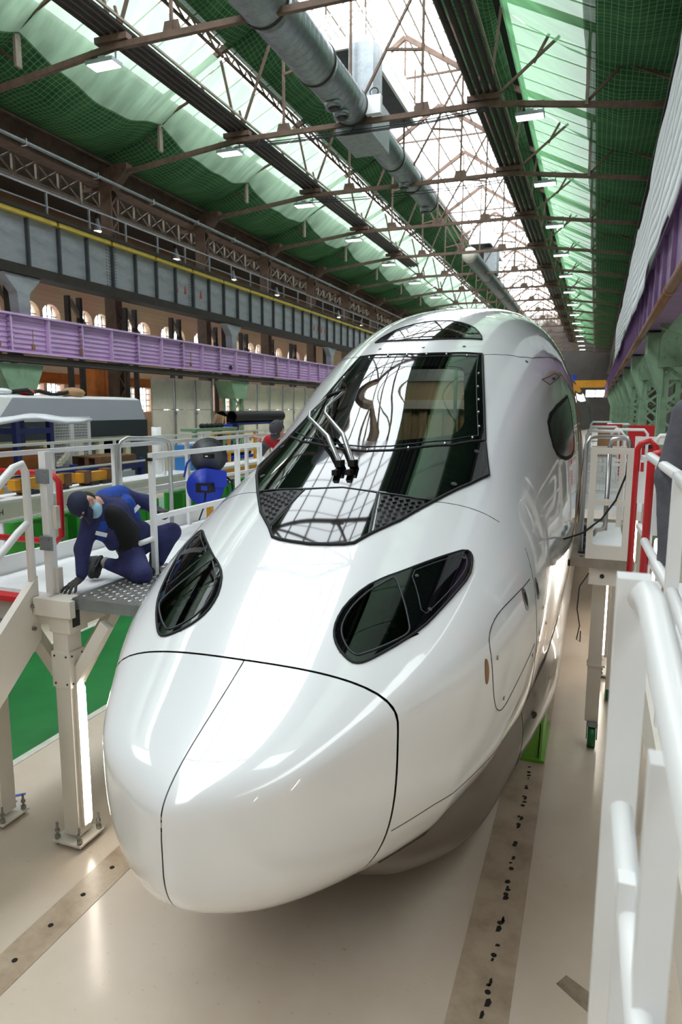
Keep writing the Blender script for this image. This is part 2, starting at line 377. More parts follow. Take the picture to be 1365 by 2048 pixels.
# --- roof trusses
truss_proto = None
def truss_parts(t, y):
    R = 'rust_steel'
    zc = 12.35; L = (-17.6, 11.75); A = (-12.2, zc); B = (-3.6, zc); Rr = (1.6, 11.6)
    def part(name, segs, w=.11, h=.13, m=R):
        b = MB()
        for p, q in segs: b.bar((p[0],y,p[1]), (q[0],y,q[1]), w, h)
        return build(b, name, M[m], t)
    part('bottom_chord', [(L,A),(A,B),(B,Rr)], .13, .15)
    def ztop(x): return zroof(x)-.45 if abs(x-XM) > 2.4 else None
    tl = [(-18.0, zroof(-18)-.35), (-12.8, zroof(-12.8)-.3), (SKL, SKZ-.15), (XM, RZ-.2), (SKR, SKZ-.15), (-3.35, zroof(-3.35)-.3), (1.85, zroof(1.85)-.35)]
    part('top_chord', list(zip(tl[:-1], tl[1:])), .14, .18)
    for pts in ([(-15.4,12.35),(-15.4,zroof(-15.4)-.3)], [(-.75,11.9),(-.75,zroof(-.75)-.3)]):
        part('post', [pts], .09, .2, 'pale_steel')
    web = [[(-17.4,12.6),(-16.2,13.0),(-15.4,12.5)],[(-12.2,12.35),(-14.1,13.9)],[(-12.2,12.35),(-12.83,15.0)],[(-12.2,12.35),(-10.46,16.4)],[(-10.46,12.35),(-10.46,16.4)],
           [(-10.46,16.4),(-8.07,12.35)],[(-8.07,12.35),(-8.07,17.9)],[(-8.07,12.35),(-5.68,16.4)],[(-5.68,12.35),(-5.68,16.4)],[(-3.6,12.35),(-5.68,16.4)],
           [(-3.6,12.35),(-3.32,15.0)],[(-3.6,12.35),(-2.0,13.6)],[(-2.3,13.3),(-1.9,14.0)],[(-2.0,13.6),(-1.6,13.9)],[(1.5,12.3),(.2,12.9),(-.75,12.0)],[(-10.46,16.45),(-5.68,16.45)],
           [(-9.3,14.4),(-10.46,14.2)],[(-6.9,14.4),(-5.68,14.2)],[(-13.4,13.3),(-13.6,14.3)],[(-14.1,13.9),(-15.4,13.4)]]
    for pl in web: part('web_bar', list(zip(pl[:-1], pl[1:])), .075, .075)
    for x, z in ((-12.2,12.35),(-10.46,12.4),(-8.07,12.4),(-5.68,12.4),(-3.6,12.35)): build(MB().prism([(x-.3,y-.01,z-.1),(x+.3,y-.01,z-.1),(x+.2,y-.01,z+.28),(x-.2,y-.01,z+.28)], (0,.02,0)), 'gusset_plate', M[R], t)
for k, y in enumerate(TRUSS_Y):
    lab = '%s rusty steel roof truss counting from the camera' % ORD[max(k-1,0)]
    if k == 0:
        lab = 'rusty steel roof truss nearest overhead, mostly above the frame'
        truss_proto = thing('roof_truss', lab, 'truss', (XM,y,12.35), 'roof trusses'); truss_parts(truss_proto, y)
    else:
        copy_thing(truss_proto, (XM,y,12.35), lab)
# lattice purlin girders running along the hall, one per bay
def lattice_bay(t, x, z, y, h, n, m, dirx=0.0):
    c = MB(); c.bar((x,y+.05,z), (x,y+BAY-.05,z), .08,.08); c.bar((x+dirx,y+.05,z-h), (x+dirx,y+BAY-.05,z-h), .08,.08); build(c, 'chord', m, t)
    s = (BAY-.12)/n; y += .06
    for i in range(n):
        build(MB().bar((x,y+i*s,z), (x+dirx,y+(i+.5)*s,z-h), .05,.05), 'lattice_bar', m, t)
        build(MB().bar((x+dirx,y+(i+.5)*s,z-h), (x,y+(i+1)*s,z), .05,.05), 'lattice_bar', m, t)
    return t
for side, x, nm in ((0,-12.83,'left'),(1,-3.32,'right')):
    proto = None
    for k in range(1, 13):
        y = TRUSS_Y[k]-BAY*0
        lab = '%s brown lattice purlin bay from the camera on %s roof slope' % (ORD[k-1], nm)
        if proto is None:
            proto = thing('lattice_purlin', lab, 'purlin', (x,y,14.9), 'lattice purlins on %s slope' % nm); lattice_bay(proto, x, 15.5, y, .42, 7, M['rust_steel'], .12)
        else: copy_thing(proto, (x,y,14.9), lab)
# --- green safety nets slung below the roof, one per bay and slope
def net_material(name, light, wmix):
    """dark green knotted mesh towards the eaves, thin pale sheeting sewn on above it (UV x = metres from the eaves)"""
    m = bpy.data.materials.new(name); m.use_nodes = True; nt = m.node_tree; N = nt.nodes.new; L = nt.links.new
    for n in list(nt.nodes): nt.nodes.remove(n)
    out = N('ShaderNodeOutputMaterial'); uv = N('ShaderNodeUVMap'); uv.uv_map = 'UVMap'
    br = N('ShaderNodeTexBrick'); br.offset = 0.0; br.inputs['Scale'].default_value = 1.0
    br.inputs['Brick Width'].default_value = 0.17; br.inputs['Row Height'].default_value = 0.17; br.inputs['Mortar Size'].default_value = 0.012; br.inputs['Mortar Smooth'].default_value = 0.3
    L(uv.outputs[0], br.inputs['Vector'])
    mp = N('ShaderNodeMapping'); mp.inputs['Scale'].default_value = (0.35, 1.6, 1); L(uv.outputs[0], mp.inputs['Vector'])
    nz = N('ShaderNodeTexNoise'); nz.inputs['Scale'].default_value = 1.2; nz.inputs['Detail'].default_value = 6; L(mp.outputs[0], nz.inputs['Vector'])
    def ramp(c1, c2):
        r = N('ShaderNodeValToRGB'); r.color_ramp.elements[0].position = .35; r.color_ramp.elements[1].position = .68; r.color_ramp.elements[0].color = lin(c1); r.color_ramp.elements[1].color = lin(c2); L(nz.outputs['Fac'], r.inputs['Fac']); return r.outputs['Color']
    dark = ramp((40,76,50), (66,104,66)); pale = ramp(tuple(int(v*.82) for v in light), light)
    mx = N('ShaderNodeMix'); mx.data_type = 'RGBA'; L(br.outputs['Fac'], mx.inputs[0]); L(dark, mx.inputs[6]); mx.inputs[7].default_value = lin((104,134,100))
    def cloth(col, trans, clear):
        df = N('ShaderNodeBsdfDiffuse'); tl = N('ShaderNodeBsdfTranslucent'); tp_ = N('ShaderNodeBsdfTransparent'); L(col, df.inputs['Color']); L(col, tl.inputs['Color'])
        m1 = N('ShaderNodeMixShader'); m1.inputs[0].default_value = trans; L(df.outputs[0], m1.inputs[1]); L(tl.outputs[0], m1.inputs[2])
        m2 = N('ShaderNodeMixShader'); m2.inputs[0].default_value = clear; L(m1.outputs[0], m2.inputs[1]); L(tp_.outputs[0], m2.inputs[2]); return m2.outputs[0]
    a_ = cloth(mx.outputs[2], .22, .03); b_ = cloth(pale, wmix, .12)
    sx = N('ShaderNodeSeparateXYZ'); L(uv.outputs[0], sx.inputs[0]); th = N('ShaderNodeMath'); th.operation = 'GREATER_THAN'; th.inputs[1].default_value = 2.75; L(sx.outputs['X'], th.inputs[0])
    mm = N('ShaderNodeMixShader'); L(th.outputs[0], mm.inputs[0]); L(a_, mm.inputs[1]); L(b_, mm.inputs[2]); L(mm.outputs[0], out.inputs[0]); return m
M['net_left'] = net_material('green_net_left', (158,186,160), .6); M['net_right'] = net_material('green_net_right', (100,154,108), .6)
def net_mesh(side, seed, inner=False):
    rnd = random.Random(seed)
    prof = [(9.85,12.42),(9.3,12.55),(8.3,12.78),(7.3,13.2),(6.2,13.95),(5.4,14.5),(4.75,14.96)] if not inner else [(4.45,15.3),(4.0,15.5),(3.2,15.95),(2.42,16.35)]
    prof2 = []
    for (a, z), (b, w) in zip(prof[:-1], prof[1:]):
        for t in (0,.25,.5,.75): prof2.append((a+(b-a)*t, z+(w-z)*t))
    prof2.append(prof[-1]); n = len(prof2); m = 22
    vs = []; uvs = []; ph = [rnd.uniform(0,6.28) for _ in range(8)]
    L = 0
    for i, (a, z) in enumerate(prof2):
        if i: L += math.hypot(a-prof2[i-1][0], z-prof2[i-1][1])
        s = i/(n-1); edge = math.sin(math.pi*s)**.7
        for j in range(m+1):
            t = j/m; sag = 0.55*edge*(4*t*(1-t))
            wr = .05*edge*math.sin(9*t+ph[0]+3*s)+.03*edge*math.sin(23*t+ph[1]-8*s)+.025*edge*math.sin(31*s+ph[2]+7*t)
            x = XM+(a if side else -a); vs.append((x, t*BAY, z-sag+wr)); uvs.append((L, t*BAY))
    fs = [(i*(m+1)+j, i*(m+1)+j+1, (i+1)*(m+1)+j+1, (i+1)*(m+1)+j) for i in range(n-1) for j in range(m)]
    me = bpy.data.meshes.new('safety_net'); me.from_pydata(vs, [], fs); me.update(); me.materials.append(M['net_right' if side else 'net_left'])
    ul = me.uv_layers.new(name='UVMap')
    for p in me.polygons:
        for li, vi in zip(p.loop_indices, p.vertices): ul.data[li].uv = uvs[vi]
    me.polygons.foreach_set('use_smooth', [True]*len(me.polygons)); return me
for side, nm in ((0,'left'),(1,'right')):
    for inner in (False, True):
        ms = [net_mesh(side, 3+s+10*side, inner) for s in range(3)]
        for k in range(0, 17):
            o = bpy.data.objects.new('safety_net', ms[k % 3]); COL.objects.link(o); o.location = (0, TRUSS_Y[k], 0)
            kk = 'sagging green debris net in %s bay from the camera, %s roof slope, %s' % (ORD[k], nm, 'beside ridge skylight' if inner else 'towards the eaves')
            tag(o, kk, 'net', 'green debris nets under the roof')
# rope edge of each net bay (white lashings)
# --- eave beams
for x, nm, lab in ((-18.32,'left','deep brown eave beam above the left colonnade'),(2.16,'right','dark brown eave beam above the right colonnade')):
    t = thing('eave_beam', lab, 'beam', (x,0,11.9))
    build(MB().box(x-.12,x+.12,Y0,Y1,11.55,12.35), 'web', M['rust_steel' if x < 0 else 'dark_steel'], t)
    build(MB().box(x-.3,x+.3,Y0,Y1,11.5,11.58).box(x-.3,x+.3,Y0,Y1,12.3,12.4), 'flange', M['rust_steel' if x < 0 else 'dark_steel'], t)
if True:   # dark riveted girder hanging along the right eave
    t = thing('side_girder', 'dark riveted girder running along the right eave above the white sheeting', 'girder', (1.55,0,9.4))
    build(MB().box(1.5,1.6,2,110,8.4,11.4), 'web', M['dark_steel'], t); build(MB().box(1.2,1.9,2,110,8.34,8.44).box(1.3,1.8,2,110,11.35,11.45), 'flange', M['dark_steel'], t)
    st = MB().box(1.38,1.5,-.04,.04,8.44,11.35).mesh('stiffener', M['dark_steel'])
    y = 6.0
    while y < 60: piece(st, 'stiffener', t, (0,y,0)); y += 1.65
# --- suspended runway rails
for x, nm, ya, yb in ((-12.24,'left',4,47),(-3.75,'right',4,104)):
    t = thing('runway_rail', 'bundle of dark brown overhead rails hung below the %s truss joints' % nm, 'rail', (x,ya,12.7))
    for i, dx in enumerate((-.33,-.11,.11,.33)):
        build(MB().cyl((x+dx,ya,12.72), (x+dx,yb,12.72), .085, 8), 'rail_tube', M['dark_steel'], t, True)
    for y in TRUSS_Y:
        if ya < y < yb: build(MB().box(x-.5,x+.5,y-.12,y+.12,12.45,12.6).bar((x-.3,y,12.5),(x-.1,y,13.3),.06).bar((x+.3,y,12.5),(x+.1,y,13.3),.06), 'hanger', M['rust_steel'], t)
    build(MB().box(x-.48,x-.42,ya,yb,12.8,12.86).box(x+.42,x+.48,ya,yb,12.8,12.86), 'angle', M['pale_steel'], t)
# ================================================================ COLONNADES AND CRANE GIRDERS
COL_Y = [T0+BAY*k for k in range(-2, 13)]
def steel_column(t, x, y, ztop, m, z0=0.0):
    build(MB().box(x-.06,x+.06,y-.02,y+.02,z0,ztop).box(x-.25,x+.25,y-.2,y-.15,z0,ztop).box(x-.25,x+.25,y+.15,y+.2,z0,ztop), 'shaft', m, t)
    b = MB(); z = z0+.3; k = 0
    while z < ztop-.5:
        b.bar((x+.25,y-.18,z), (x+.25,y+.18,z+.45), .03,.06) if k % 2 else b.bar((x+.25,y+.18,z), (x+.25,y-.18,z+.45), .03,.06)
        z += .45; k += 1
    build(b, 'lacing', m, t)
    build(MB().box(x-.35,x+.35,y-.3,y+.3,z0,z0+.06), 'base_plate', m, t)
pl = None
for k, y in enumerate(COL_Y):
    lab = '%s tall brown steel column from the left end of colonnade' % ORD[k]
    if pl is None:
        pl = thing('steel_column', lab, 'column', (-17.78,y,0), 'brown columns of left colonnade'); steel_column(pl, -17.78, y, 12.0, M['rust_steel'])
        build(MB().prism([(-17.5,y-.18,11.2),(-16.8,y-.18,11.9),(-16.8,y-.18,12.1),(-17.5,y-.18,12.1)], (0,.36,0)), 'bracket', M['rust_steel'], pl)
    else: copy_thing(pl, (-17.78,y,0), lab)
# green crane stanchions under the purple beam
pg = None
for k, y in enumerate((16.6, 30.4, 43.6, 56.8)):
    lab = '%s green lattice stanchion holding up the purple beam, counting from the left' % ORD[k]
    if pg is None:
        x = -17.0; pg = thing('crane_stanchion', lab, 'stanchion', (x,y,0), 'green stanchions under purple beam')
        build(MB().box(x-.35,x-.2,y-.4,y-.3,0,4.4).box(x-.35,x-.2,y+.3,y+.4,0,4.4).box(x+.2,x+.35,y-.4,y-.3,0,4.4).box(x+.2,x+.35,y+.3,y+.4,0,4.4).box(x-.1,x+.1,y-.05,y+.05,0,4.4), 'shaft', M['col_green'], pg)
        b = MB()
        for i in range(6): b.bar((x+.3,y-.35,.2+i*.7), (x+.3,y+.35,.9+i*.7), .03,.08); b.bar((x+.3,y+.35,.2+i*.7), (x+.3,y-.35,.9+i*.7), .03,.08)
        build(b, 'lacing', M['col_green'], pg)
        build(MB().prism([(x-.45,y-.5,3.6),(x-.45,y+.5,3.6),(x-.45,y+.9,4.45),(x-.45,y-.9,4.45)], (.9,0,0)), 'bracket', M['col_green'], pg)
    else: copy_thing(pg, (-17.0,y,0), lab)
t = thing('orange_pillar', 'orange painted steel pillar behind the grey wagon roof', 'pillar', (-18.6,22.7,0))
build(MB().box(-18.9,-18.3,22.1,22.5,0,4.9), 'shaft', M['orange'], t); build(MB().box(-18.8,-18.4,22.7,23.0,0,4.9), 'rib', M['orange'], t); build(MB().box(-18.9,-18.3,23.15,23.5,0,4.9), 'flange', M['orange'], t)
t = thing('orange_beam', 'long orange beam under the lower arched windows, left of orange pillar', 'beam', (-21,12,4.3))
build(MB().box(-21.1,-20.9,8,30,4.15,4.5), 'web', M['orange'], t); build(MB().box(-21.2,-20.8,8,30,4.5,4.55).box(-21.2,-20.8,8,30,4.1,4.15), 'flange', M['orange'], t)
t = thing('duct_pipe', 'pale wrapped pipe running above the orange beam', 'pipe', (-20.6,16,4.75)); build(MB().cyl((-20.6,10,4.75),(-20.6,21.5,4.75),.12,10), 'run', M['cream_enamel'], t, True); build(MB().box(-20.8,-20.4,20.8,21.6,4.6,4.95), 'end_box', M['cream_enamel'], t)
# grey crane girder: web plates between stiffeners
GX = -16.8; gz0, gz1 = 7.42, 8.9
t = thing('grey_crane_girder', 'long grey riveted plate girder with yellow stripe above the purple beam', 'girder', (GX,10,gz0))
pm = MB().box(GX-.02,GX,.01,1.32,gz0,gz1).mesh('web_plate', M['grey_girder']); sm_ = MB().box(GX-.02,GX+.13,-.035,.035,gz0+.02,gz1-.02).mesh('stiffener', M['grey_dark'])
rb = MB()
for z in np.arange(gz0+.1, gz1-.05, .11):
    for yy in (.1,.25,-.1,-.25): rb.cbox((GX+.006,yy,z), .02,.03,.03)
rb_me = rb.mesh('rivet_rows', M['grey_dark'])
y = 8.02; k = 0
while y < 80:
    piece(pm, 'web_plate', t, (0,y,0)); piece(sm_, 'stiffener', t, (0,y,0))
    if k % 4 == 2: piece(rb_me, 'rivet_rows', t, (0,y,0))
    y += 1.33; k += 1
build(MB().box(GX-.02,GX,80,118,gz0,gz1), 'web_plate', M['grey_girder'], t)
build(MB().box(GX-.35,GX+.28,8,118,gz0-.3,gz0), 'bottom_flange', M['dark_steel'], t)
build(MB().box(GX-.35,GX+.25,8,118,gz1+.14,gz1+.26), 'top_flange', M['dark_steel'], t)
ye = MB().box(GX+.02,GX+.2,.03,2.55,gz1+.0,gz1+.13).mesh('yellow_rail', M['yellow'])
y = 8.0
while y < 78: piece(ye, 'yellow_rail', t, (0,y,0)); y += 2.64
mk('red_mark', (176,70,56), rough=0.7)
for y0 in (25.5, 40.5):
    for i in range(4): build(MB().prism([(GX+.004,y0+i*.62-.1,7.95),(GX+.004,y0+i*.62+.1,7.95),(GX+.004,y0+i*.62+.02,8.3),(GX+.004,y0+i*.62-.02,8.3)], (.006,0,0)), 'red_mark', M['red_mark'], t)
# brackets between purple beam and grey girder
pb = None
for k, y in enumerate((16.9, 30.0, 43.2, 56.4)):
    lab = '%s grey flared bracket under the grey girder, counting from the left' % ORD[k]
    if pb is None:
        pb = thing('girder_bracket', lab, 'bracket', (GX,y,6), 'brackets under grey girder')
        build(MB().prism([(GX-.15,y-.2,5.95),(GX-.15,y+.2,5.95),(GX-.15,y+.25,6.6),(GX-.15,y+.75,7.1),(GX-.15,y-.75,7.1),(GX-.15,y-.25,6.6)], (.35,0,0)), 'plate', M['grey_girder'], pb)
        build(MB().box(GX-.4,GX-.15,y-.2,y+.2,4.7,7.1), 'stem', M['dark_steel'], pb)
    else: copy_thing(pb, (GX,y,6), lab)
# bracing struts behind purple beam
mk('strut_dark', (60,54,50), rough=0.8, var=0.3)
ps = None
for k, y in enumerate([17.6+3.3*i for i in range(14)]):
    lab = '%s pair of dark vertical posts behind the purple beam, counting from the left' % ORD[k]
    if ps is None:
        x = -18.45; ps = thing('bracing_post', lab, 'post', (x,y,0), 'posts behind purple beam')
        build(MB().box(x-.1,x+.1,y-.12,y+.0,0,7.2).box(x-.1,x+.1,y+.5,y+.62,0,7.2), 'post', M['strut_dark'], ps)
        build(MB().bar((x,y+.05,7.1), (x,y+1.5,5.4), .12,.14), 'diagonal', M['pale_steel'], ps)
        build(MB().bar((x,y-1.2,6.1), (x,y+2.0,6.1), .05,.06), 'pipe', M['strut_dark'], ps)
    else: copy_thing(ps, (-18.45,y,0), lab)
# purple beam with ribbed panels
PXx = -16.55; pz0, pz1 = 4.82, 5.86
t = thing('purple_crane_beam', 'long purple crane beam with ribbed panels along the left colonnade', 'beam', (PXx,8,pz0))
prof = []
nrib = 7
for i in range(nrib):
    z = pz0+(pz1-pz0)*i/nrib; dz = (pz1-pz0)/nrib
    prof += [(0.0,z),(0.0,z+dz*.62),(.045,z+dz*.72),(.045,z+dz*.9),(0.0,z+dz)]
pmesh = MB()
for (a, za), (b, zb) in zip(prof[:-1], prof[1:]): pmesh.add([(PXx+a,.04,za),(PXx+a,1.48,za),(PXx+b,1.48,zb),(PXx+b,.04,zb)], [(0,1,2,3)])
pmesh.add([(PXx-.05,.04,pz0),(PXx-.05,1.48,pz0),(PXx-.05,1.48,pz1),(PXx-.05,.04,pz1)], [(3,2,1,0)])
pme = pmesh.mesh('ribbed_panel', M['purple']); sme = MB().box(PXx-.05,PXx+.16,-.03,.03,pz0,pz1).mesh('stiffener', M['purple'])
bm_ = MB()
for i in range(7):
    z = pz0+.09+(pz1-pz0)*i/7; bm_.cbox((PXx+.1,.05,z), .1,.05,.05); bm_.cbox((PXx+.1,-.05,z), .1,.05,.05)
bme = bm_.mesh('bolt_row', M['purple_dark'])
y = 8.54; k = 0
while y < 66:
    piece(pme, 'ribbed_panel', t, (0,y,0)); piece(sme, 'stiffener', t, (0,y,0))
    if k % 2: piece(bme, 'bolt_row', t, (0,y,0))
    y += 1.52; k += 1
build(MB().box(PXx-.1,PXx+.2,8,66,pz1,pz1+.06).box(PXx-.1,PXx+.2,8,66,pz0-.06,pz0), 'flange', M['purple'], t)
build(MB().box(PXx-.2,PXx+.1,8,66,4.55,4.7).cyl((PXx+.1,8,4.5),(PXx+.1,66,4.5),.05,6).cyl((PXx+.05,8,4.62),(PXx+.05,66,4.62),.04,6), 'cable_tray', M['dark_steel'], t)
hookm = MB().cyl((PXx+.2,0,4.95),(PXx+.2,0,5.5),.012,6).cbox((PXx+.2,0,4.97),.06,.1,.16).mesh('hook_cable', M['copper'])
for y in (15.6,16.9,19.0,25.7,31.0,34.2): piece(hookm, 'hook_cable', t, (0,y,0))
sgn = build(MB().box(PXx+.06,PXx+.07,29.25,29.5,4.95,5.15), 'sign', M['black_matte'], t)
# left eave lattice girders (X-braced) and the crane walkway rail
pr = None
for k in range(0, 12):
    y = COL_Y[k]; lab = '%s pale X-braced lattice girder between the left columns, counting from the left' % ORD[k]
    if pr is None:
        x = -19.0; pr = thing('lattice_girder', lab, 'girder', (x,y,10.9), 'lattice girders over left colonnade')
        build(MB().bar((x,y-.05,11.75),(x,y+BAY-.15,11.75),.1,.1).bar((x,y-.05,10.95),(x,y+BAY-.15,10.95),.1,.12), 'chord', M['pale_steel'], pr)
        build(MB().bar((x+.04,y,11.35),(-17.98,y,11.35),.1,.14), 'bracket', M['rust_steel'], pr)
        for i in range(6):
            a = y+(BAY-.15)*i/6; b = y+(BAY-.15)*(i+1)/6
            build(MB().box(x-.05,x+.05,a-.06,a+.06,10.95,11.75), 'upright', M['pale_steel'], pr)
            build(MB().bar((x,a,11.7),(x,b,11.0),.05,.06), 'brace', M['pale_steel'], pr); build(MB().bar((x+.03,a,11.0),(x+.03,b,11.7),.05,.06), 'brace', M['pale_steel'], pr)
    else: copy_thing(pr, (-19.0,y,10.9), lab)
t = thing('eave_pipe', 'long grey pipe under the left eave above the lattice girders', 'pipe', (-17.1,10,11.35)); build(MB().cyl((-17.15,6,11.3),(-17.15,90,11.3),.06,8), 'run', M['galv'], t, True)
clip_me = MB().box(-17.3,-17.08,-.03,.03,11.2,11.4).mesh('clip', M['galv'])
for y in np.arange(8, 90, 3.3): piece(clip_me, 'clip', t, (0,y,0))
t = thing('crane_walkway_rail', 'thin grey guard rail on top of the grey crane girder', 'railing', (-17.0,8,9.15))
build(MB().bar((-17,6,10.0),(-17,90,10.0),.05,.05).bar((-17,6,9.55),(-17,90,9.55),.03,.03), 'rail', M['galv'], t)
ph_ = MB().box(-17.03,-16.97,-.03,.03,9.18,10.0).mesh('post', M['galv'])
for i in range(40): piece(ph_, 'post', t, (0,6.5+2.0*i,0))
# bell lamps in the left aisle
pbell = None
for k in range(8):
    y = 28.3+6.6*k; lab = '%s warm bell lamp hanging in the left aisle, counting from the left' % ORD[k]
    if pbell is None:
        x, z = -23.0, 11.7; pbell = thing('bell_lamp', lab, 'lamp', (x,y,z), 'bell lamps in left aisle')
        sh = MB(); sh.tube([(x,y,z+.45),(x,y,z+.3),(x,y,z+.12),(x,y,z-.12),(x,y,z-.2)], [.08,.1,.16,.26,.3], 12, caps=False); build(sh, 'shade', M['galv'], pbell, True)
        build(MB().ball((x,y,z-.1), (.22,.22,.14)), 'bulb', M['bulb_warm'], pbell, True); build(MB().cyl((x,y,z+.4),(x,y,12.95),.015,6), 'cable', M['rubber'], pbell)
        build(MB().cyl((x,y,z+.35),(x,y,z+.6),.09,8), 'ballast', M['dark_steel'], pbell)
    else: copy_thing(pbell, (-23.0,y,11.7), lab)
# beige hanging wall panels below the purple beam
mk('panel_beige', (240,228,208), rough=0.75, var=0.22, vscale=0.8, stretch=(1,1,2))
mk('panel_grey', (214,204,190), rough=0.75, var=0.25, vscale=0.8)
for k, (ya, yb, gm) in enumerate([(24.0,25.6,1),(25.6,27.25,1),(27.25,28.7,1),(31.9,33.3,0),(33.3,34.85,0),(34.85,36.55,0),(36.55,38.1,0),(38.1,39.8,0),(39.8,41.5,0),(41.5,42.6,0)]):
    t = thing('wall_panel', ('%s greyish tall panel left of the green stanchion, counting from the wagon' % ORD[k]) if gm else ('%s beige tall panel right of the green stanchion' % ORD[k-3]), 'panel', (-17.2,ya,0), 'tall panels under purple beam')
    m = M['panel_grey' if gm else 'panel_beige']
    build(MB().box(-17.24,-17.18,ya+.03,yb-.03,0,3.05), 'lower_sheet', m, t); build(MB().box(-17.24,-17.18,ya+.03,yb-.03,3.07,4.4), 'upper_sheet', m, t)
    build(MB().cyl((-17.13,yb,0),(-17.13,yb,4.4),.035,6), 'pole', M['galv'], t); build(MB().cbox((-17.1,yb,2.9), .08,.1,.12), 'clamp', M['galv'], t)
# ================================================================ RIGHT COLONNADE
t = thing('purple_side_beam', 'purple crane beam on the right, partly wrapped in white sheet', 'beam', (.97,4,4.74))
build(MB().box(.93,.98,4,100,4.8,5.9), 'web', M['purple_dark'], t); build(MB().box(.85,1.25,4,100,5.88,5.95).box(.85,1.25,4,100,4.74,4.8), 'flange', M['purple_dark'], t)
stf = MB().box(.87,.93,-.02,.02,4.8,5.88).mesh('stiffener', M['purple_dark']); y = 5.0
while y < 70: piece(stf, 'stiffener', t, (0,y,0)); y += 1.5
t = thing('copper_pipe', 'long brown pipe under the right purple beam', 'pipe', (.86,3,4.7))
y = 4.0
while y < 90: build(MB().cyl((.80,y+.02,4.66),(.80,y+5.9,4.66),.065,10).cyl((.80,y+5.8,4.66),(.80,y+6.0,4.66),.075,10), 'pipe_length', M['copper'], t, True); y += 6.0
sh = MB(); ny = 150; rows = []
for i in range(ny+1):
    y = 6.0+i*(38.0-6.0)/ny; seg = i//22; top = 8.1-.11*seg-.25*((seg*7) % 3)/2
    row = []
    for j in range(11):
        f = j/10; z = 5.66+.12*math.sin(seg*2.1)*(1 if j == 0 else 0)+(top-5.66)*f
        fold = .012*math.sin(i*.45+.5*math.sin(i*.21))+.01*math.sin(i*.23+2)
        row.append((.77+fold*(1-.5*f)-.03*f+.3*max(0,f-.85), y, z))
    rows.append(row)
for i in range(ny):
    for j in range(10): sh.add([rows[i][j],rows[i+1][j],rows[i+1][j+1],rows[i][j+1]], [(0,1,2,3)])
o = tag(build(sh, 'plastic_sheet', M['sheet_white'], None, True), 'white plastic sheeting draped along the right purple beam', 'sheeting')
sd = o.modifiers.new('thickness', 'SOLIDIFY'); sd.thickness = .01
prc = None
for k, y in enumerate([16.0+BAY*i for i in range(9)]):
    lab = '%s green riveted lattice column on the right, counting from the camera' % ORD[k]
    if prc is None:
        x = 1.75; prc = thing('riveted_column', lab, 'column', (x,y,0), 'green columns of right colonnade')
        build(MB().box(x-.5,x-.38,y-.35,y-.28,0,8.3).box(x-.5,x-.38,y+.28,y+.35,0,8.3).box(x-.52,x-.48,y-.35,y-.1,0,8.3).box(x-.52,x-.48,y+.1,y+.35,0,8.3), 'left_channel', M['col_green'], prc)
        build(MB().box(x+.38,x+.5,y-.35,y-.28,0,8.3).box(x+.38,x+.5,y+.28,y+.35,0,8.3).box(x+.48,x+.52,y-.35,y+.35,0,8.3), 'right_channel', M['col_green'], prc)
        for i in range(7):
            z = .3+i*.75
            build(MB().bar((x-.42,y-.36,z),(x+.42,y-.36,z+.7),.07,.02,(0,1,0)), 'lacing_bar', M['col_green'], prc); build(MB().bar((x+.42,y-.37,z),(x-.42,y-.37,z+.7),.07,.02,(0,1,0)), 'lacing_bar', M['col_green'], prc)
        build(MB().prism([(x-.5,y-.4,3.4),(x-.5,y-.4,4.7),(x-.83,y-.4,4.7),(x-.83,y-.4,4.3)], (0,.8,0)), 'corbel', M['col_green'], prc)
        build(MB().box(x-.6,x+.6,y-.42,y-.38,4.0,5.6), 'cover_plate', M['col_green'], prc)
        rv = MB()
        for i in range(16):
            for dx in (-.5,-.3,.3,.5): rv.ball((x+dx,y-.425,4.1+i*.095), .018, 6, 4) if i % 2 else rv.ball((x+dx*.9,y-.42,.3+i*.3), .02, 6, 4)
        o = build(rv, 'rivets', M['col_green'], prc); o['kind'] = 'stuff'
    else: copy_thing(prc, (1.75,y,0), lab)
t = thing('cross_beam', 'pale green horizontal beam with diagonal brace at the right edge', 'beam', (1.6,14.6,4.9))
build(MB().box(1.0,6,14.5,14.7,4.75,5.05), 'beam', M['col_green'], t); build(MB().bar((1.1,14.55,4.8),(5.0,14.55,3.2),.16,.26), 'brace', M['col_green'], t)
b = MB()
for x in (2.1,2.5): b.tube([(x,14.5,5.05),(x,14.5,5.2),(x+.08,14.5,5.28),(x+.16,14.5,5.2)], .02, 6)
build(b, 'hook', M['pale_steel'], t)
t = thing('green_shutter', 'dark green framed shutter wall beside the near right column', 'shutter', (2.6,13,0))
build(MB().box(2.5,7,13.0,13.06,0,3.5), 'leaf', mk('shutter_green', (46,66,44), rough=0.8, var=0.3), t); build(MB().box(2.4,2.6,12.95,13.1,0,3.6).box(2.4,7,12.95,13.1,3.5,3.7).bar((2.5,13,2.9),(3.2,13,3.55),.12,.1), 'frame', M['rust_steel'], t)
# yellow overhead crane far down the hall
t = thing('overhead_crane', 'yellow overhead travelling crane at the far end of hall', 'crane', (-7,95,6.4))
build(MB().box(-16,1.0,94.6,95.4,5.95,6.85), 'bridge_girder', M['orange_yellow'], t); build(MB().box(.6,1.1,93.5,96.5,6.0,6.6).box(-16.4,-15.9,93.5,96.5,6.0,6.6), 'end_truck', M['orange_yellow'], t)
build(MB().box(-3.6,-2.6,94.5,95.5,6.85,7.5), 'hoist', M['blue'], t)
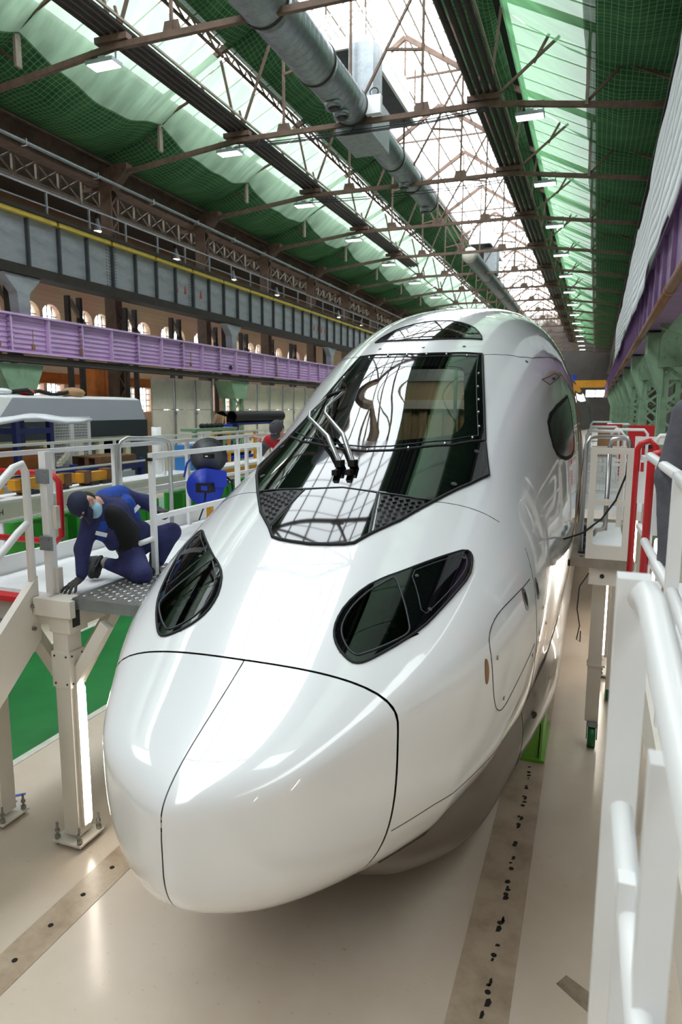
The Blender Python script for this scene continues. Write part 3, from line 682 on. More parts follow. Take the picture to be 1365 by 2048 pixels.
# ================================================================ LAMPS
def led_lamp(t, x, y, z):
    build(MB().box(x-.42,x+.42,y-.22,y+.22,z,z+.1).box(x-.1,x+.1,y-.12,y+.12,z+.1,z+.2), 'housing', M['galv'], t)
    build(MB().box(x-.39,x+.39,y-.19,y+.19,z-.012,z), 'diffuser', M['led'], t)
    build(MB().bar((x-.38,y,z+.1),(x-.38,y,z+.42),.04,.03).bar((x+.38,y,z+.1),(x+.38,y,z+.42),.04,.03).bar((x-.4,y,z+.42),(x+.4,y,z+.42),.03), 'bracket', M['galv'], t)
for x, z, nm, n, kk in ((-12.55,11.95,'left',10,0),(-2.35,11.8,'right',14,1)):
    pr = None
    for k in range(n):
        y = TRUSS_Y[2]+k*BAY if x < -5 else TRUSS_Y[3]+k*BAY
        lab = '%s lit rectangular lamp from the camera in the %s row under the trusses' % (ORD[k], nm)
        if pr is None: pr = thing('high_bay_lamp', lab, 'lamp', (x,y,z), 'high bay lamps in %s row' % nm); led_lamp(pr, x, y, z)
        else: copy_thing(pr, (x,y,z), lab)
# ================================================================ DUCTS AND AIR HANDLERS
def duct_run(label, x, z, segs, loc):
    t = thing('air_duct', label, 'duct', loc)
    for i, (ya, yb, r) in enumerate(segs):
        build(MB().tube([(x,ya,z),(x,yb-.25,z),(x,yb,z)], [r,r,r*.98 if i == len(segs)-1 else segs[i+1][2]], 28), 'duct_length', M['galv'], t, True)
        build(MB().tube([(x,yb-.3,z),(x,yb-.22,z)], r+.025, 28), 'joint_ring', M['dark_steel'], t, True)
        b = MB(); y = ya+.2
        while y < yb-.4: b.tube([(x,y,z),(x,y+.03,z)], r+.006, 28); y += .3
        o = build(b, 'spiral_seam', M['galv'], t, True); o['kind'] = 'stuff'
    return t
DX, DZ = -7.95, 12.75
d1 = duct_run('large round silver air duct descending along the left edge of ridge skylight', DX, DZ, [(13.0,16.4,.62),(16.4,19.6,.6),(19.6,22.6,.56),(24.6,27.4,.48),(27.4,30.4,.45),(30.4,33.6,.4)], (DX,22,DZ))
build(MB().box(DX-.62,DX+.62,22.6,24.6,DZ-.75,DZ+.55), 'plenum_box', M['galv'], d1); build(MB().box(DX-.3,DX+.55,22.9,23.9,DZ+.55,14.93), 'drop_duct', M['galv'], d1)
for y in (20.6, 21.3):
    n_ = build(MB().cyl((DX+.02,y,DZ-.5),(DX+.06,y,DZ-.72),.24,14), 'outlet_nozzle', M['galv'], d1, True); build(MB().cyl((DX+.06,y,DZ-.721),(DX+.061,y,DZ-.73),.2,14), 'nozzle_mouth', M['black_matte'], n_, True)
for y in (28.9, 32.6):
    n_ = build(MB().cyl((DX,y,DZ-.4),(DX,y,DZ-.6),.22,14), 'outlet_nozzle', M['galv'], d1, True); build(MB().cyl((DX,y,DZ-.601),(DX,y,DZ-.61),.19,14), 'nozzle_mouth', M['black_matte'], n_, True)
d2 = duct_run('farther silver air duct with capped end beyond the first duct', DX, DZ-.1, [(44.6,52.0,.46),(52.0,60.0,.46),(60.0,70.0,.46)], (DX,56,DZ))
build(MB().tube([(DX,44.6,DZ-.1),(DX,44.3,DZ-.1)], [.48,.34], 24), 'end_cap', M['cream_enamel'], d2, True); build(MB().box(DX-.45,DX+.5,53,54.4,DZ+.3,14.93), 'drop_duct', M['galv'], d2)
for nm, ya, lab in (('a', 23.3, 'white railed air handling platform hung under the ridge skylight near the camera'), ('b', 52.0, 'farther air handling platform over the second duct')):
    t = thing('air_handler', lab, 'air handler', (-8.5,ya,15)); yb = ya+6.8; xa, xb = -9.25, -7.85
    build(MB().box(xa,xb,ya,yb,15.0,15.12), 'platform', M['grey_dark'], t); build(MB().box(xa-.1,xa,ya,yb,14.95,15.3).box(xb,xb+.1,ya,yb,14.95,15.3).box(xa,xb,ya-.1,ya,14.95,15.3), 'edge_beam', M['white_enamel'], t)
    build(MB().box(xa+.3,xb-.1,ya+1.4,yb-.8,15.12,16.2), 'cabinet', M['white_enamel'], t)
    r_ = MB()
    for z in (15.7,16.1): r_.bar((xa,ya,z),(xb,ya,z),.05).bar((xb,ya,z),(xb,yb,z),.05).bar((xa,ya,z),(xa,yb,z),.05)
    build(r_, 'guard_rail', M['white_enamel'], t)
    for y in np.arange(ya, yb+.1, 1.13): build(MB().box(xb-.03,xb+.03,y-.03,y+.03,15.1,16.1), 'post', M['white_enamel'], t)
    build(MB().box(xa,xa+.06,ya,ya+.06,15.1,16.1), 'post', M['white_enamel'], t)
    for hx, hy in ((xb,ya+.1),(xa,ya+.1),(xb,yb-.1),(xa,yb-.1)): build(MB().bar((hx,hy,15.2),(hx,hy,17.1),.06), 'hanger', M['rust_steel'], t)
tb = thing('junction_box', 'small white electrical box with coiled cable on tie bar beside the duct', 'box', (-7.2,22.6,12.5)); build(MB().box(-7.45,-6.95,22.3,22.5,12.45,13.0), 'case', M['white_enamel'], tb); build(MB().tube([(-7.2+.14*math.cos(a),22.4,13.12+.12*math.sin(a)) for a in np.linspace(0,6.28,14)], .02, 6), 'cable_coil', M['rubber'], tb)
# cables slung across the hall under the second truss
mkc = 0
for k, (y, dz) in enumerate(((22.45,-.12),(22.35,-.22),(22.25,-.3),(29.0,-.2),(28.9,-.32))):
    pts = [(-12.2+i*.86, y+.05*math.sin(i), 12.3+dz-.12*math.sin(math.pi*i/10)) for i in range(11)]
    t = thing('cable_run', ['uppermost','middle','lowest','upper','lower'][k]+' black cable slung along '+('the second' if k < 3 else 'the third')+' tie bar across the skylight', 'cable', (-8,y,12.2), 'cables under roof ties')
    build(MB().tube(pts, .018, 6), 'cable', M['rubber'], t); yt = 22.6 if k < 3 else 29.2
    for i in (1,5,9): build(MB().bar(pts[i], (pts[i][0], yt-.05, 12.3), .012,.012), 'hook', M['dark_steel'], t)
# ================================================================ THE TRAIN
TX = -1.665
TK = np.array([2.2815, 2.34, 2.475, 2.7, 3.06, 3.6, 4.23, 4.95, 5.85, 6.84, 8.1, 9.9, 12.6, 18.0])
TP = np.array([[0, 0.205, 0.442, 0.6308, 0.8468, 1.1335, 1.3234, 1.4206, 1.4484, 1.5128, 1.5192, 1.5087, 1.5015, 1.4757], [1.3, 1.37, 1.46, 1.53, 1.5838, 1.5584, 1.4701, 1.3678, 1.2914, 1.3064, 1.4084, 1.5944, 1.7846, 1.7806], [1.3795, 1.4824, 1.5714, 1.6731, 1.8329, 2.1081, 2.4257, 2.765, 3.2131, 3.7626, 4.2408, 4.4884, 4.494, 4.4528], [1.1508, 0.9341, 0.814, 0.702, 0.6041, 0.5424, 0.4939, 0.4529, 0.4141, 0.3858, 0.3684, 0.3708, 0.3989, 0.4043], [2.5993, 2.7405, 2.8429, 2.9292, 2.985, 2.9734, 2.9085, 2.8727, 2.8904, 3.0049, 3.0361, 2.9007, 2.5998, 2.5341], [2.2274, 2.5384, 2.7612, 2.9557, 3.1314, 3.3009, 3.4789, 3.6891, 3.9583, 4.2402, 4.5511, 4.8594, 5.0799, 5.0792]])
TU = np.sqrt(TK-TK[0]+1e-9)
def _spline(v_):
    n = len(TU); h = np.diff(TU); A = np.zeros((n,n)); r = np.zeros(n); A[0,0] = A[-1,-1] = 1
    for i in range(1, n-1):
        A[i,i-1] = h[i-1]; A[i,i] = 2*(h[i-1]+h[i]); A[i,i+1] = h[i]; r[i] = 6*((v_[i+1]-v_[i])/h[i]-(v_[i]-v_[i-1])/h[i-1])
    return np.linalg.solve(A, r)
TM = [_spline(v_) for v_ in TP]
def tparam(y):
    y = np.asarray(y, float); u = np.minimum(np.sqrt(np.maximum(y-TK[0], 0)), TU[-1]); n = len(TK)
    i = np.clip(np.searchsorted(TU, u)-1, 0, n-2); h = TU[i+1]-TU[i]; a = (TU[i+1]-u)/h; b = (u-TU[i])/h; out = []
    for vals, m in zip(TP, TM): out.append(a*vals[i]+b*vals[i+1]+((a**3-a)*m[i]+(b**3-b)*m[i+1])*h*h/6)
    out[0] = np.maximum(out[0], .018); out[2] = np.maximum(out[2], out[1]+.018); out[3] = np.minimum(out[3], out[1]-.018)
    return out
# sill line (white body meets grey skirt): y -> half width, height
SILL = np.array([(2.0,.5,.80),(2.74,.66,.79),(3.2,.71,.75),(3.5,.87,.75),(4.1,1.02,.75),(4.7,1.14,.76),(5.35,1.24,.80),(6.3,1.335,.85),(7.4,1.385,.90),(9.0,1.41,.93),(12,1.44,.95),(80,1.44,.95)])
def sill(y): return np.interp(y, SILL[:,0], SILL[:,1]), np.interp(y, SILL[:,0], SILL[:,2])
def sup_x(y, z):
    w, zw, zt, zb, nu, nl = tparam(y); up = z > zw
    q = np.where(up, (z-zw)/(zt-zw), (zw-z)/(zw-zb)); nn = np.where(up, nu, nl)
    return w*np.maximum(1-np.clip(q,0,1)**nn, 0)**(1/nn)
def tuck(y, z):
    """narrowing of the flank towards the sill behind the nose"""
    xs, zs = sill(y); zj = 2.15; k = np.clip((np.asarray(y)-3.06)/.5, 0, 1)
    d = sup_x(y, zs)-xs; t = np.clip((zj-z)/(zj-zs), 0, 1.2)
    return k*np.maximum(d,0)*t**2
def side_x(y, z): return sup_x(y, z)-tuck(y, z)
def top_z(x, y):
    w, zw, zt, zb, nu, nl = tparam(y); return zw+(zt-zw)*np.maximum(1-np.clip(np.abs(x)/w,0,1)**nu, 0)**(1/nu)
def tnormal_top(x, y):
    e = 2e-3; dzx = (top_z(x+e,y)-top_z(x-e,y))/(2*e); dzy = (top_z(x,y+e)-top_z(x,y-e))/(2*e)
    n = Vector((-float(dzx), -float(dzy), 1.0)); return n.normalized()
def tnormal_side(y, z, s):
    e = 2e-3; dxy = (side_x(y+e,z)-side_x(y-e,z))/(2*e); dxz = (side_x(y,z+e)-side_x(y,z-e))/(2*e)
    return Vector((s*1.0, -float(dxy), -float(dxz))).normalized()
train = thing('high_speed_train', 'glossy white unmarked high speed train with pointed nose filling the bay', 'train', (TX, 8.0, 0.0))
NPH = 56
def section(y, full, clip=True):
    """half section points (x>=0) from roof to sill (or to keel when full)"""
    w, zw, zt, zb, nu, nl = [float(a) for a in tparam(y)]
    zc = .5*(zt+zb) if full else zw
    pts = []
    if full:
        for k in range(NPH+1):
            ph = math.pi*k/NPH; s, c = math.sin(ph), math.cos(ph); hh = (zt-zw) if c >= 0 else (zw-zb); nn = nu if c >= 0 else nl
            r = ((abs(s)/w)**nn+(abs(c)/hh)**nn)**(-1/nn); pts.append((r*s, zw+r*c))
    else:
        zs = float(sill(y)[1]); n1 = int(NPH*.62)
        for k in range(n1+1):
            ph = math.pi/2*k/n1; s, c = math.sin(ph), math.cos(ph); hh = zt-zw
            r = ((abs(s)/w)**nu+(abs(c)/hh)**nu)**(-1/nu); z = zw+r*c; pts.append((r*s-float(tuck(y,z))*(1 if r*s > .3 else 0), z))
        n2 = NPH-n1
        for k in range(1, n2+1):
            z = zw+(zs-zw)*k/n2; pts.append((float(side_x(y, z)), z))
    return pts
def loft(ys, full, sgns=(1,-1), inset=0.0, gap=0.0):
    b = MB(); rows = [section(y, full) for y in ys]; n = NPH+1
    if full: rows = [[(0.0, 1.285)]*n]+rows; ys = [ys[0]-.004]+list(ys)
    for sg in sgns:
        vs = []
        for y, r in zip(ys, rows):
            for x, z in r: vs.append((TX+sg*max(x-inset, gap if x < gap+inset else 0), y, z))
        fs = []
        for i in range(len(ys)-1):
            for k in range(n-1):
                q = (i*n+k, i*n+k+1, (i+1)*n+k+1, (i+1)*n+k); fs.append(q if sg > 0 else q[::-1])
        b.add(vs, fs)
    return b
def weld(o):
    m = o.modifiers.new('weld', 'WELD'); m.merge_threshold = 0.0004
CAPY = 3.045
ycap = [TK[0]+1e-4+(CAPY-TK[0])*(i/34)**2 for i in range(35)]
for sg, nm in ((-1,'left'),(1,'right')):
    o = build(loft(ycap, True, (sg,), gap=.0035), 'nose_hatch', M['paint_white'], train, True); weld(o)
# dark gap behind the two hatch halves
g_ = MB()
for sg in (1,-1):
    for y0 in (CAPY,):
        r = section(y0, True); r2 = [(x*.985, z) for x, z in r]
        vs = [(TX+sg*x*.992, CAPY-.004, 1.45+(z-1.45)*.992) for x, z in r]+[(TX+sg*x*.992, CAPY+.02, 1.45+(z-1.45)*.992) for x, z in r]; n = len(r)
        g_.add(vs, [(k,k+1,n+k+1,n+k) for k in range(n-1)])
build(g_, 'hatch_gap', M['rubber'], train)
sm = MB(); pts = []
for y in ycap[::-1][2:-5]:
    w, zw, zt, zb, nu, nl = [float(a) for a in tparam(y)]; pts.append((TX, y+.004, zt-.003))
for y in ycap[5:]:
    w, zw, zt, zb, nu, nl = [float(a) for a in tparam(y)]; pts.append((TX, y+.004, zb+.003))
sm.tube(pts, .006, 6); build(sm, 'centre_seam', M['seam'], train)
# main shell with openings for windscreen, roof light and headlamps
def mirror_outline(half): return [(x,y) for x,y in half]+[(-x,y) for x,y in half[::-1]]
CLEAR = [(0,6.40),(.20,6.405),(.437,6.422),(.49,6.41),(.512,6.36),(.58,6.02),(.656,5.64),(.655,5.55),(.64,5.48),(.599,5.389),(.452,5.294),(.25,5.22),(0,5.183)]
WINOUT = [(0,6.645),(.315,6.662),(.545,6.714),(.613,6.738),(.677,6.396),(.766,5.941),(.85,5.501),(.634,5.262),(.382,5.129),(.2,5.065),(0,5.04)]
UPO = [(0,7.60),(.14,7.578),(.265,7.501),(.36,7.42),(.433,7.337),(.49,7.23),(.535,7.134),(.556,7.053),(.3,6.995),(0,6.98)]
UPI = [(0,7.535),(.13,7.515),(.24,7.45),(.33,7.37),(.40,7.28),(.45,7.18),(.475,7.095),(.28,7.05),(0,7.035)]
LOWER = [(0,5.03),(.2,5.055),(.382,5.119),(.634,5.252),(.85,5.488),(.913,5.216),(.944,5.092),(.848,4.866),(.668,4.525),(.551,4.515),(.3,4.53),(0,4.548)]
GRILL = [(.29,4.522),(.551,4.505),(.655,4.518),(.504,4.254),(.372,4.098)]
CHIN = [(0,4.54),(.262,4.522),(.34,4.09),(.30,4.01),(.283,3.99),(.226,3.97),(.131,3.955),(0,3.945)]
HEAD = [(.951,4.204),(.986,4.197),(1.001,4.133),(1.006,4.014),(.956,3.822),(.896,3.634),(.847,3.506),(.768,3.368),(.677,3.243),(.622,3.179),(.579,3.156),(.531,3.169),(.458,3.223),(.409,3.297),(.392,3.381),(.404,3.498),(.467,3.642),(.56,3.748),(.64,3.821),(.751,3.946),(.864,4.085)]
LENS = [(.615,3.775),(.66,3.70),(.72,3.60),(.77,3.50),(.795,3.44),(.74,3.36),(.66,3.27),(.61,3.225),(.578,3.20),(.54,3.208),(.49,3.25),(.445,3.315),(.432,3.385),(.442,3.485),(.495,3.615),(.565,3.705)]
TAIL = [(.69,3.835),(.76,3.718),(.83,3.565),(.88,3.68),(.935,3.85),(.975,4.02),(.975,4.11),(.945,4.165),(.875,4.06),(.77,3.93)]
def chaikin(poly, it=2):
    for _ in range(it):
        out = []
        for i in range(len(poly)):
            a = poly[i]; b = poly[(i+1) % len(poly)]; out += [(a[0]*.75+b[0]*.25, a[1]*.75+b[1]*.25), (a[0]*.25+b[0]*.75, a[1]*.25+b[1]*.75)]
        poly = out
    return poly
HEAD = chaikin(HEAD, 1); LENS = chaikin(LENS, 2); TAIL = chaikin(TAIL, 1); CLEAR = CLEAR
def inpoly(x, y, poly):
    c = False; n = len(poly)
    for i in range(n):
        (xa, ya), (xb, yb) = poly[i], poly[i-1]
        if (ya > y) != (yb > y) and x < (xb-xa)*(y-ya)/(yb-ya)+xa: c = not c
    return c
def grow(poly, d):
    n = len(poly); out = []
    ar = sum(poly[i-1][0]*poly[i][1]-poly[i][0]*poly[i-1][1] for i in range(n)); sg = 1 if ar > 0 else -1
    for i in range(n):
        a = Vector(poly[i-1]); b = Vector(poly[i]); c = Vector(poly[(i+1) % n]); e1 = (b-a).normalized(); e2 = (c-b).normalized()
        nn = Vector((e1.y+e2.y, -e1.x-e2.x)); nn = nn.normalized() if nn.length > 1e-6 else Vector((e1.y,-e1.x))
        out.append(tuple(b+nn*d*sg))
    return out
holes = [grow(mirror_outline(CLEAR), .035), grow(mirror_outline(UPI), .02)]
for sg in (1,-1): holes.append(grow([(sg*x,y) for x,y in LENS], .012))
ys = [CAPY+.012+.045*i for i in range(int((9.0-CAPY)/.045))]; y = ys[-1]
while y < 14.0: y += .16; ys.append(y)
ys += [16,20,24,28.0]
shell = loft(ys, False)
cx = []
keep = []
for f in shell.f:
    x = sum(shell.v[i][0] for i in f)/4-TX; y = sum(shell.v[i][1] for i in f)/4; z = sum(shell.v[i][2] for i in f)/4
    if y < 8 and z > 1.85 and any(inpoly(x, y, h) for h in holes): continue
    keep.append(f)
shell.f = keep
o = build(shell, 'body_shell', M['paint_white'], train, True); weld(o)
# patches following the skin
def densify(poly, step):
    out = []
    for i in range(len(poly)):
        a = poly[i]; b = poly[(i+1) % len(poly)]; n = max(1, int(math.hypot(b[0]-a[0], b[1]-a[1])/step))
        for k in range(n): out.append((a[0]+(b[0]-a[0])*k/n, a[1]+(b[1]-a[1])*k/n))
    return out
def dedupe(poly):
    out = []
    for p in poly:
        if not out or math.hypot(p[0]-out[-1][0], p[1]-out[-1][1]) > 1e-5: out.append(p)
    if math.hypot(out[0][0]-out[-1][0], out[0][1]-out[-1][1]) < 1e-5: out.pop()
    return out
def patch(outline, off, hole=None, step=.05, depth=.012, side=None, bowl=0.0):
    """surface patch over a plan outline (or side outline (y,z) when side=+-1) with an edge turned inwards"""
    ol = dedupe(densify(dedupe(outline), step)); ho = dedupe(densify(dedupe(hole), step)) if hole else []
    vs = [Vector(p) for p in ol+ho]; n1 = len(ol); n2 = len(ho)
    ed = [(i, (i+1) % n1) for i in range(n1)]+[(n1+i, n1+(i+1) % n2) for i in range(n2)]
    xs = [p[0] for p in ol]; yv = [p[1] for p in ol]; inner = grow(ol, -step*.45)
    hg = grow(ho, step*.45) if ho else None
    gx = min(xs)+step*.5
    while gx < max(xs):
        gy = min(yv)+step*.5
        while gy < max(yv):
            if inpoly(gx, gy, inner) and not (hg and inpoly(gx, gy, hg)): vs.append(Vector((gx, gy)))
            gy += step
        gx += step
    r = delaunay_2d_cdt(vs, ed, [], 2 if ho else 1, 1e-6)
    v2, faces = r[0], r[2]
    if ho: faces = [f for f in faces if not inpoly(sum(v2[i][0] for i in f)/3, sum(v2[i][1] for i in f)/3, ho)]
    def lift(p, o):
        if side:
            n = tnormal_side(p[0], p[1], side); return Vector((TX+side*float(side_x(p[0], p[1])), p[0], p[1]))+n*o
        n = tnormal_top(p[0], p[1]); return Vector((TX+p[0], p[1], float(top_z(p[0], p[1]))))+n*o
    b = MB(); P3 = [lift(p, off) for p in v2]; nf = (lambda p: tuple(tnormal_side(p[0], p[1], side))) if side else (lambda p: tuple(tnormal_top(p[0], p[1]))); nls = [nf(p) for p in v2]
    if bowl:
        from_edge = [min(math.hypot(p[0]-q[0], p[1]-q[1]) for q in ol) for p in v2]; P3 = [lift(p, off-min(bowl, e*1.2)) for p, e in zip(v2, from_edge)]
    ff = []
    for f in faces:
        a, c, d = (P3[i] for i in f[:3]); nrm = (c-a).cross(d-a); ref = Vector((side,0,0)) if side else Vector((0,-.3,1))
        ff.append(tuple(f) if nrm.dot(ref) > 0 else tuple(f[::-1]))
    b.add(P3, ff)
    for loop in (ol, ho):
        if not loop: continue
        n = len(loop); nls += [nf(p) for p in loop]*2; b.add([lift(p, off) for p in loop]+[lift(p, off-depth) for p in loop], [(i,(i+1) % n,n+(i+1) % n,n+i) for i in range(n)])
    if not bowl: b.nrm = nls
    return b
def skin_line(outline, r, off=0.0, closed=True, side=None, step=.04, n=6, soft=False):
    ol = dedupe(densify(outline, step)) if closed else None
    if not closed:
        ol = []
        if soft:
            for _ in range(2): outline = [outline[0]]+[q for a, c in zip(outline[:-1], outline[1:]) for q in ((a[0]*.75+c[0]*.25, a[1]*.75+c[1]*.25), (a[0]*.25+c[0]*.75, a[1]*.25+c[1]*.75))]+[outline[-1]]
        for a, c in zip(outline[:-1], outline[1:]):
            k = max(1, int(math.hypot(c[0]-a[0], c[1]-a[1])/step)); ol += [(a[0]+(c[0]-a[0])*i/k, a[1]+(c[1]-a[1])*i/k) for i in range(k)]
        ol.append(outline[-1])
    pts = []
    for p in ol:
        if side: pts.append(Vector((TX+side*float(side_x(p[0],p[1])), p[0], p[1]))+tnormal_side(p[0],p[1],side)*off)
        else: pts.append(Vector((TX+p[0], p[1], float(top_z(p[0],p[1]))))+tnormal_top(p[0],p[1])*off)
    return MB().tube(pts, r, n, closed=closed)
def smooth_poly(poly, it=1):
    for _ in range(it):
        out = []
        for i in range(len(poly)):
            a = poly[i]; b = poly[(i+1) % len(poly)]; out += [(a[0]*.75+b[0]*.25, a[1]*.75+b[1]*.25), (a[0]*.25+b[0]*.75, a[1]*.25+b[1]*.75)]
        poly = out
    return poly
WO, CL = mirror_outline(WINOUT), mirror_outline(CLEAR)
ws = build(patch(WO, .010, CL, .06, .03), 'windscreen_frame', M['black_gloss'], train, True, 'glossy black border of the windscreen')
build(patch(grow(CL, .01), .008, None, .06, .0), 'windscreen_glass', M['windscreen'], train, True, 'clear raked windscreen pane')
build(skin_line(WO, .011, .008), 'windscreen_seal', M['rubber'], train, True)
build(skin_line(grow(WO, -.06), .004, .012), 'trim_line', M['seam'], ws, True)
cl_ = MB()
for hx, hy in [(.10*k, 6.645+.02*k*k*.03) for k in range(-5,6,2)]+[(-.66,6.36),(-.76,5.86),(-.6,5.27),(-.3,5.12),(.02,5.07),(.34,5.13),(.6,5.27),(.78,5.47),(.66,6.40),(.69,6.2),(.73,6.02),(.76,5.85),(.80,5.66)]:
    x_ = hx*.97; p = Vector((TX+x_, hy-.02, float(top_z(x_, hy-.02))))+tnormal_top(x_, hy-.02)*.016; cl_.ball(p, .012, 6, 4)
o = build(cl_, 'bolt_heads', M['aluminium'], ws); o['kind'] = 'stuff'
up = build(patch(mirror_outline(UPO), .008, mirror_outline(UPI), .04, .02), 'roof_light_frame', M['black_gloss'], train, True)
build(patch(grow(mirror_outline(UPI), .008), .006, None, .05, 0), 'roof_light_glass', M['windscreen'], train, True, 'half-moon window above the windscreen')
build(skin_line(mirror_outline(UPO), .009, .006), 'roof_light_seal', M['rubber'], train, True)
lo = build(patch(mirror_outline(LOWER), .009, None, .06, .02), 'black_apron_panel', M['black_gloss'], train, True, 'glossy black panel below the windscreen')
ch = build(patch(mirror_outline(CHIN), .009, None, .05, .02), 'black_chin_panel', M['black_gloss'], train, True)
for sg in (1,-1):
    gp = [(sg*x,y) for x,y in GRILL]
    if sg < 0: gp = gp[::-1]
    gr = build(patch(gp, .006, None, .04, .02), 'grille_plate', M['black_matte'], train, True, 'black perforated grille wedge')
    lv = MB()
    for i in range(9):
        for j in range(9):
            x_ = .30+i*.04; y_ = 4.12+j*.047+.02*(i % 2)
            if inpoly(x_, y_, grow(GRILL, -.02)):
                p = Vector((TX+sg*x_, y_, float(top_z(x_,y_))))+tnormal_top(sg*x_,y_)*.009; lv.bar(p+Vector((-.012,-.006,0)), p+Vector((.012,.006,.002)), .011,.012)
    o = build(lv, 'grille_slots', M['black_gloss'], gr); o['kind'] = 'stuff'
    build(skin_line([(sg*.275,4.514),(sg*.355,4.085)], .007, .01, False), 'divider_strip', M['seam'], gr, True)
OUT = [(0,5.03),(.85,5.49),(.944,5.092),(.848,4.866),(.668,4.531),(.504,4.254),(.355,4.082),(.283,3.985),(.226,3.965),(.131,3.95),(0,3.94)]
build(skin_line([(x,y) for x,y in OUT[1:]]+[(-x,y) for x,y in OUT[1:-1][::-1]], .012, .006, False), 'apron_seal', M['rubber'], train, True)
build(skin_line([(-.65,4.527),(-.27,4.512),(0,4.548),(.27,4.512),(.55,4.51),(.66,4.53)], .006, .01, False), 'apron_joint', M['seam'], lo, True)
for sg in (1,-1):
    for x_, y_ in ((.82,5.3),(.75,4.78)):
        p = Vector((TX+sg*x_, y_, float(top_z(x_,y_))))+tnormal_top(sg*x_,y_)*.011; n_ = tnormal_top(sg*x_,y_); build(MB().cyl(p-n_*.01, p+n_*.003, .022, 12), 'lifting_socket', M['seam'], lo)
# headlamps
for sg, nm in ((-1,'left'),(1,'right')):
    H_ = [(sg*x,y) for x,y in HEAD]; L_ = [(sg*x,y) for x,y in LENS]; T_ = [(sg*x,y) for x,y in TAIL]
    hs = build(patch(H_, .008, L_, .035, .02), 'headlamp_housing', M['black_gloss'], train, True, 'almond shaped black headlamp')
    build(patch(grow(L_, .006), -.02, None, .03, 0, bowl=.07), 'lamp_bowl', M['lens_dark'], hs, True)
    build(patch(grow(L_, .004), .009, None, .04, 0), 'lamp_lens', M['lens_glass'], hs, True)
    build(skin_line(H_, .008, .005, step=.03), 'lamp_seal', M['rubber'], hs, True)
    build(skin_line(L_, .006, .009, step=.03), 'lens_rim', mk('rim_dark', (44,46,54), rough=.3) if 'rim_dark' not in M else M['rim_dark'], hs, True)
    build(skin_line(T_, .0035, .008, step=.03), 'cover_edge', M['seam'], hs, True)
    lb = MB()
    for x_, y_ in ((.60,3.60),(.64,3.53),(.68,3.52),(.66,3.45),(.52,3.33)):
        p = Vector((TX+sg*x_, y_, float(top_z(x_,y_))-.075)); lb.cyl(p, p+Vector((0,-.01,.02)), .016, 10)
    o = build(lb, 'led_emitters', M['aluminium'], hs); o['kind'] = 'stuff'
    for x_, y_ in ((.73,3.82),(.855,3.63),(.95,4.12)):
        p = Vector((TX+sg*x_, y_, float(top_z(x_,y_)))); n_ = tnormal_top(sg*x_,y_); build(MB().cyl(p, p+n_*.013, .012, 10), 'cover_screw', M['seam'], hs)
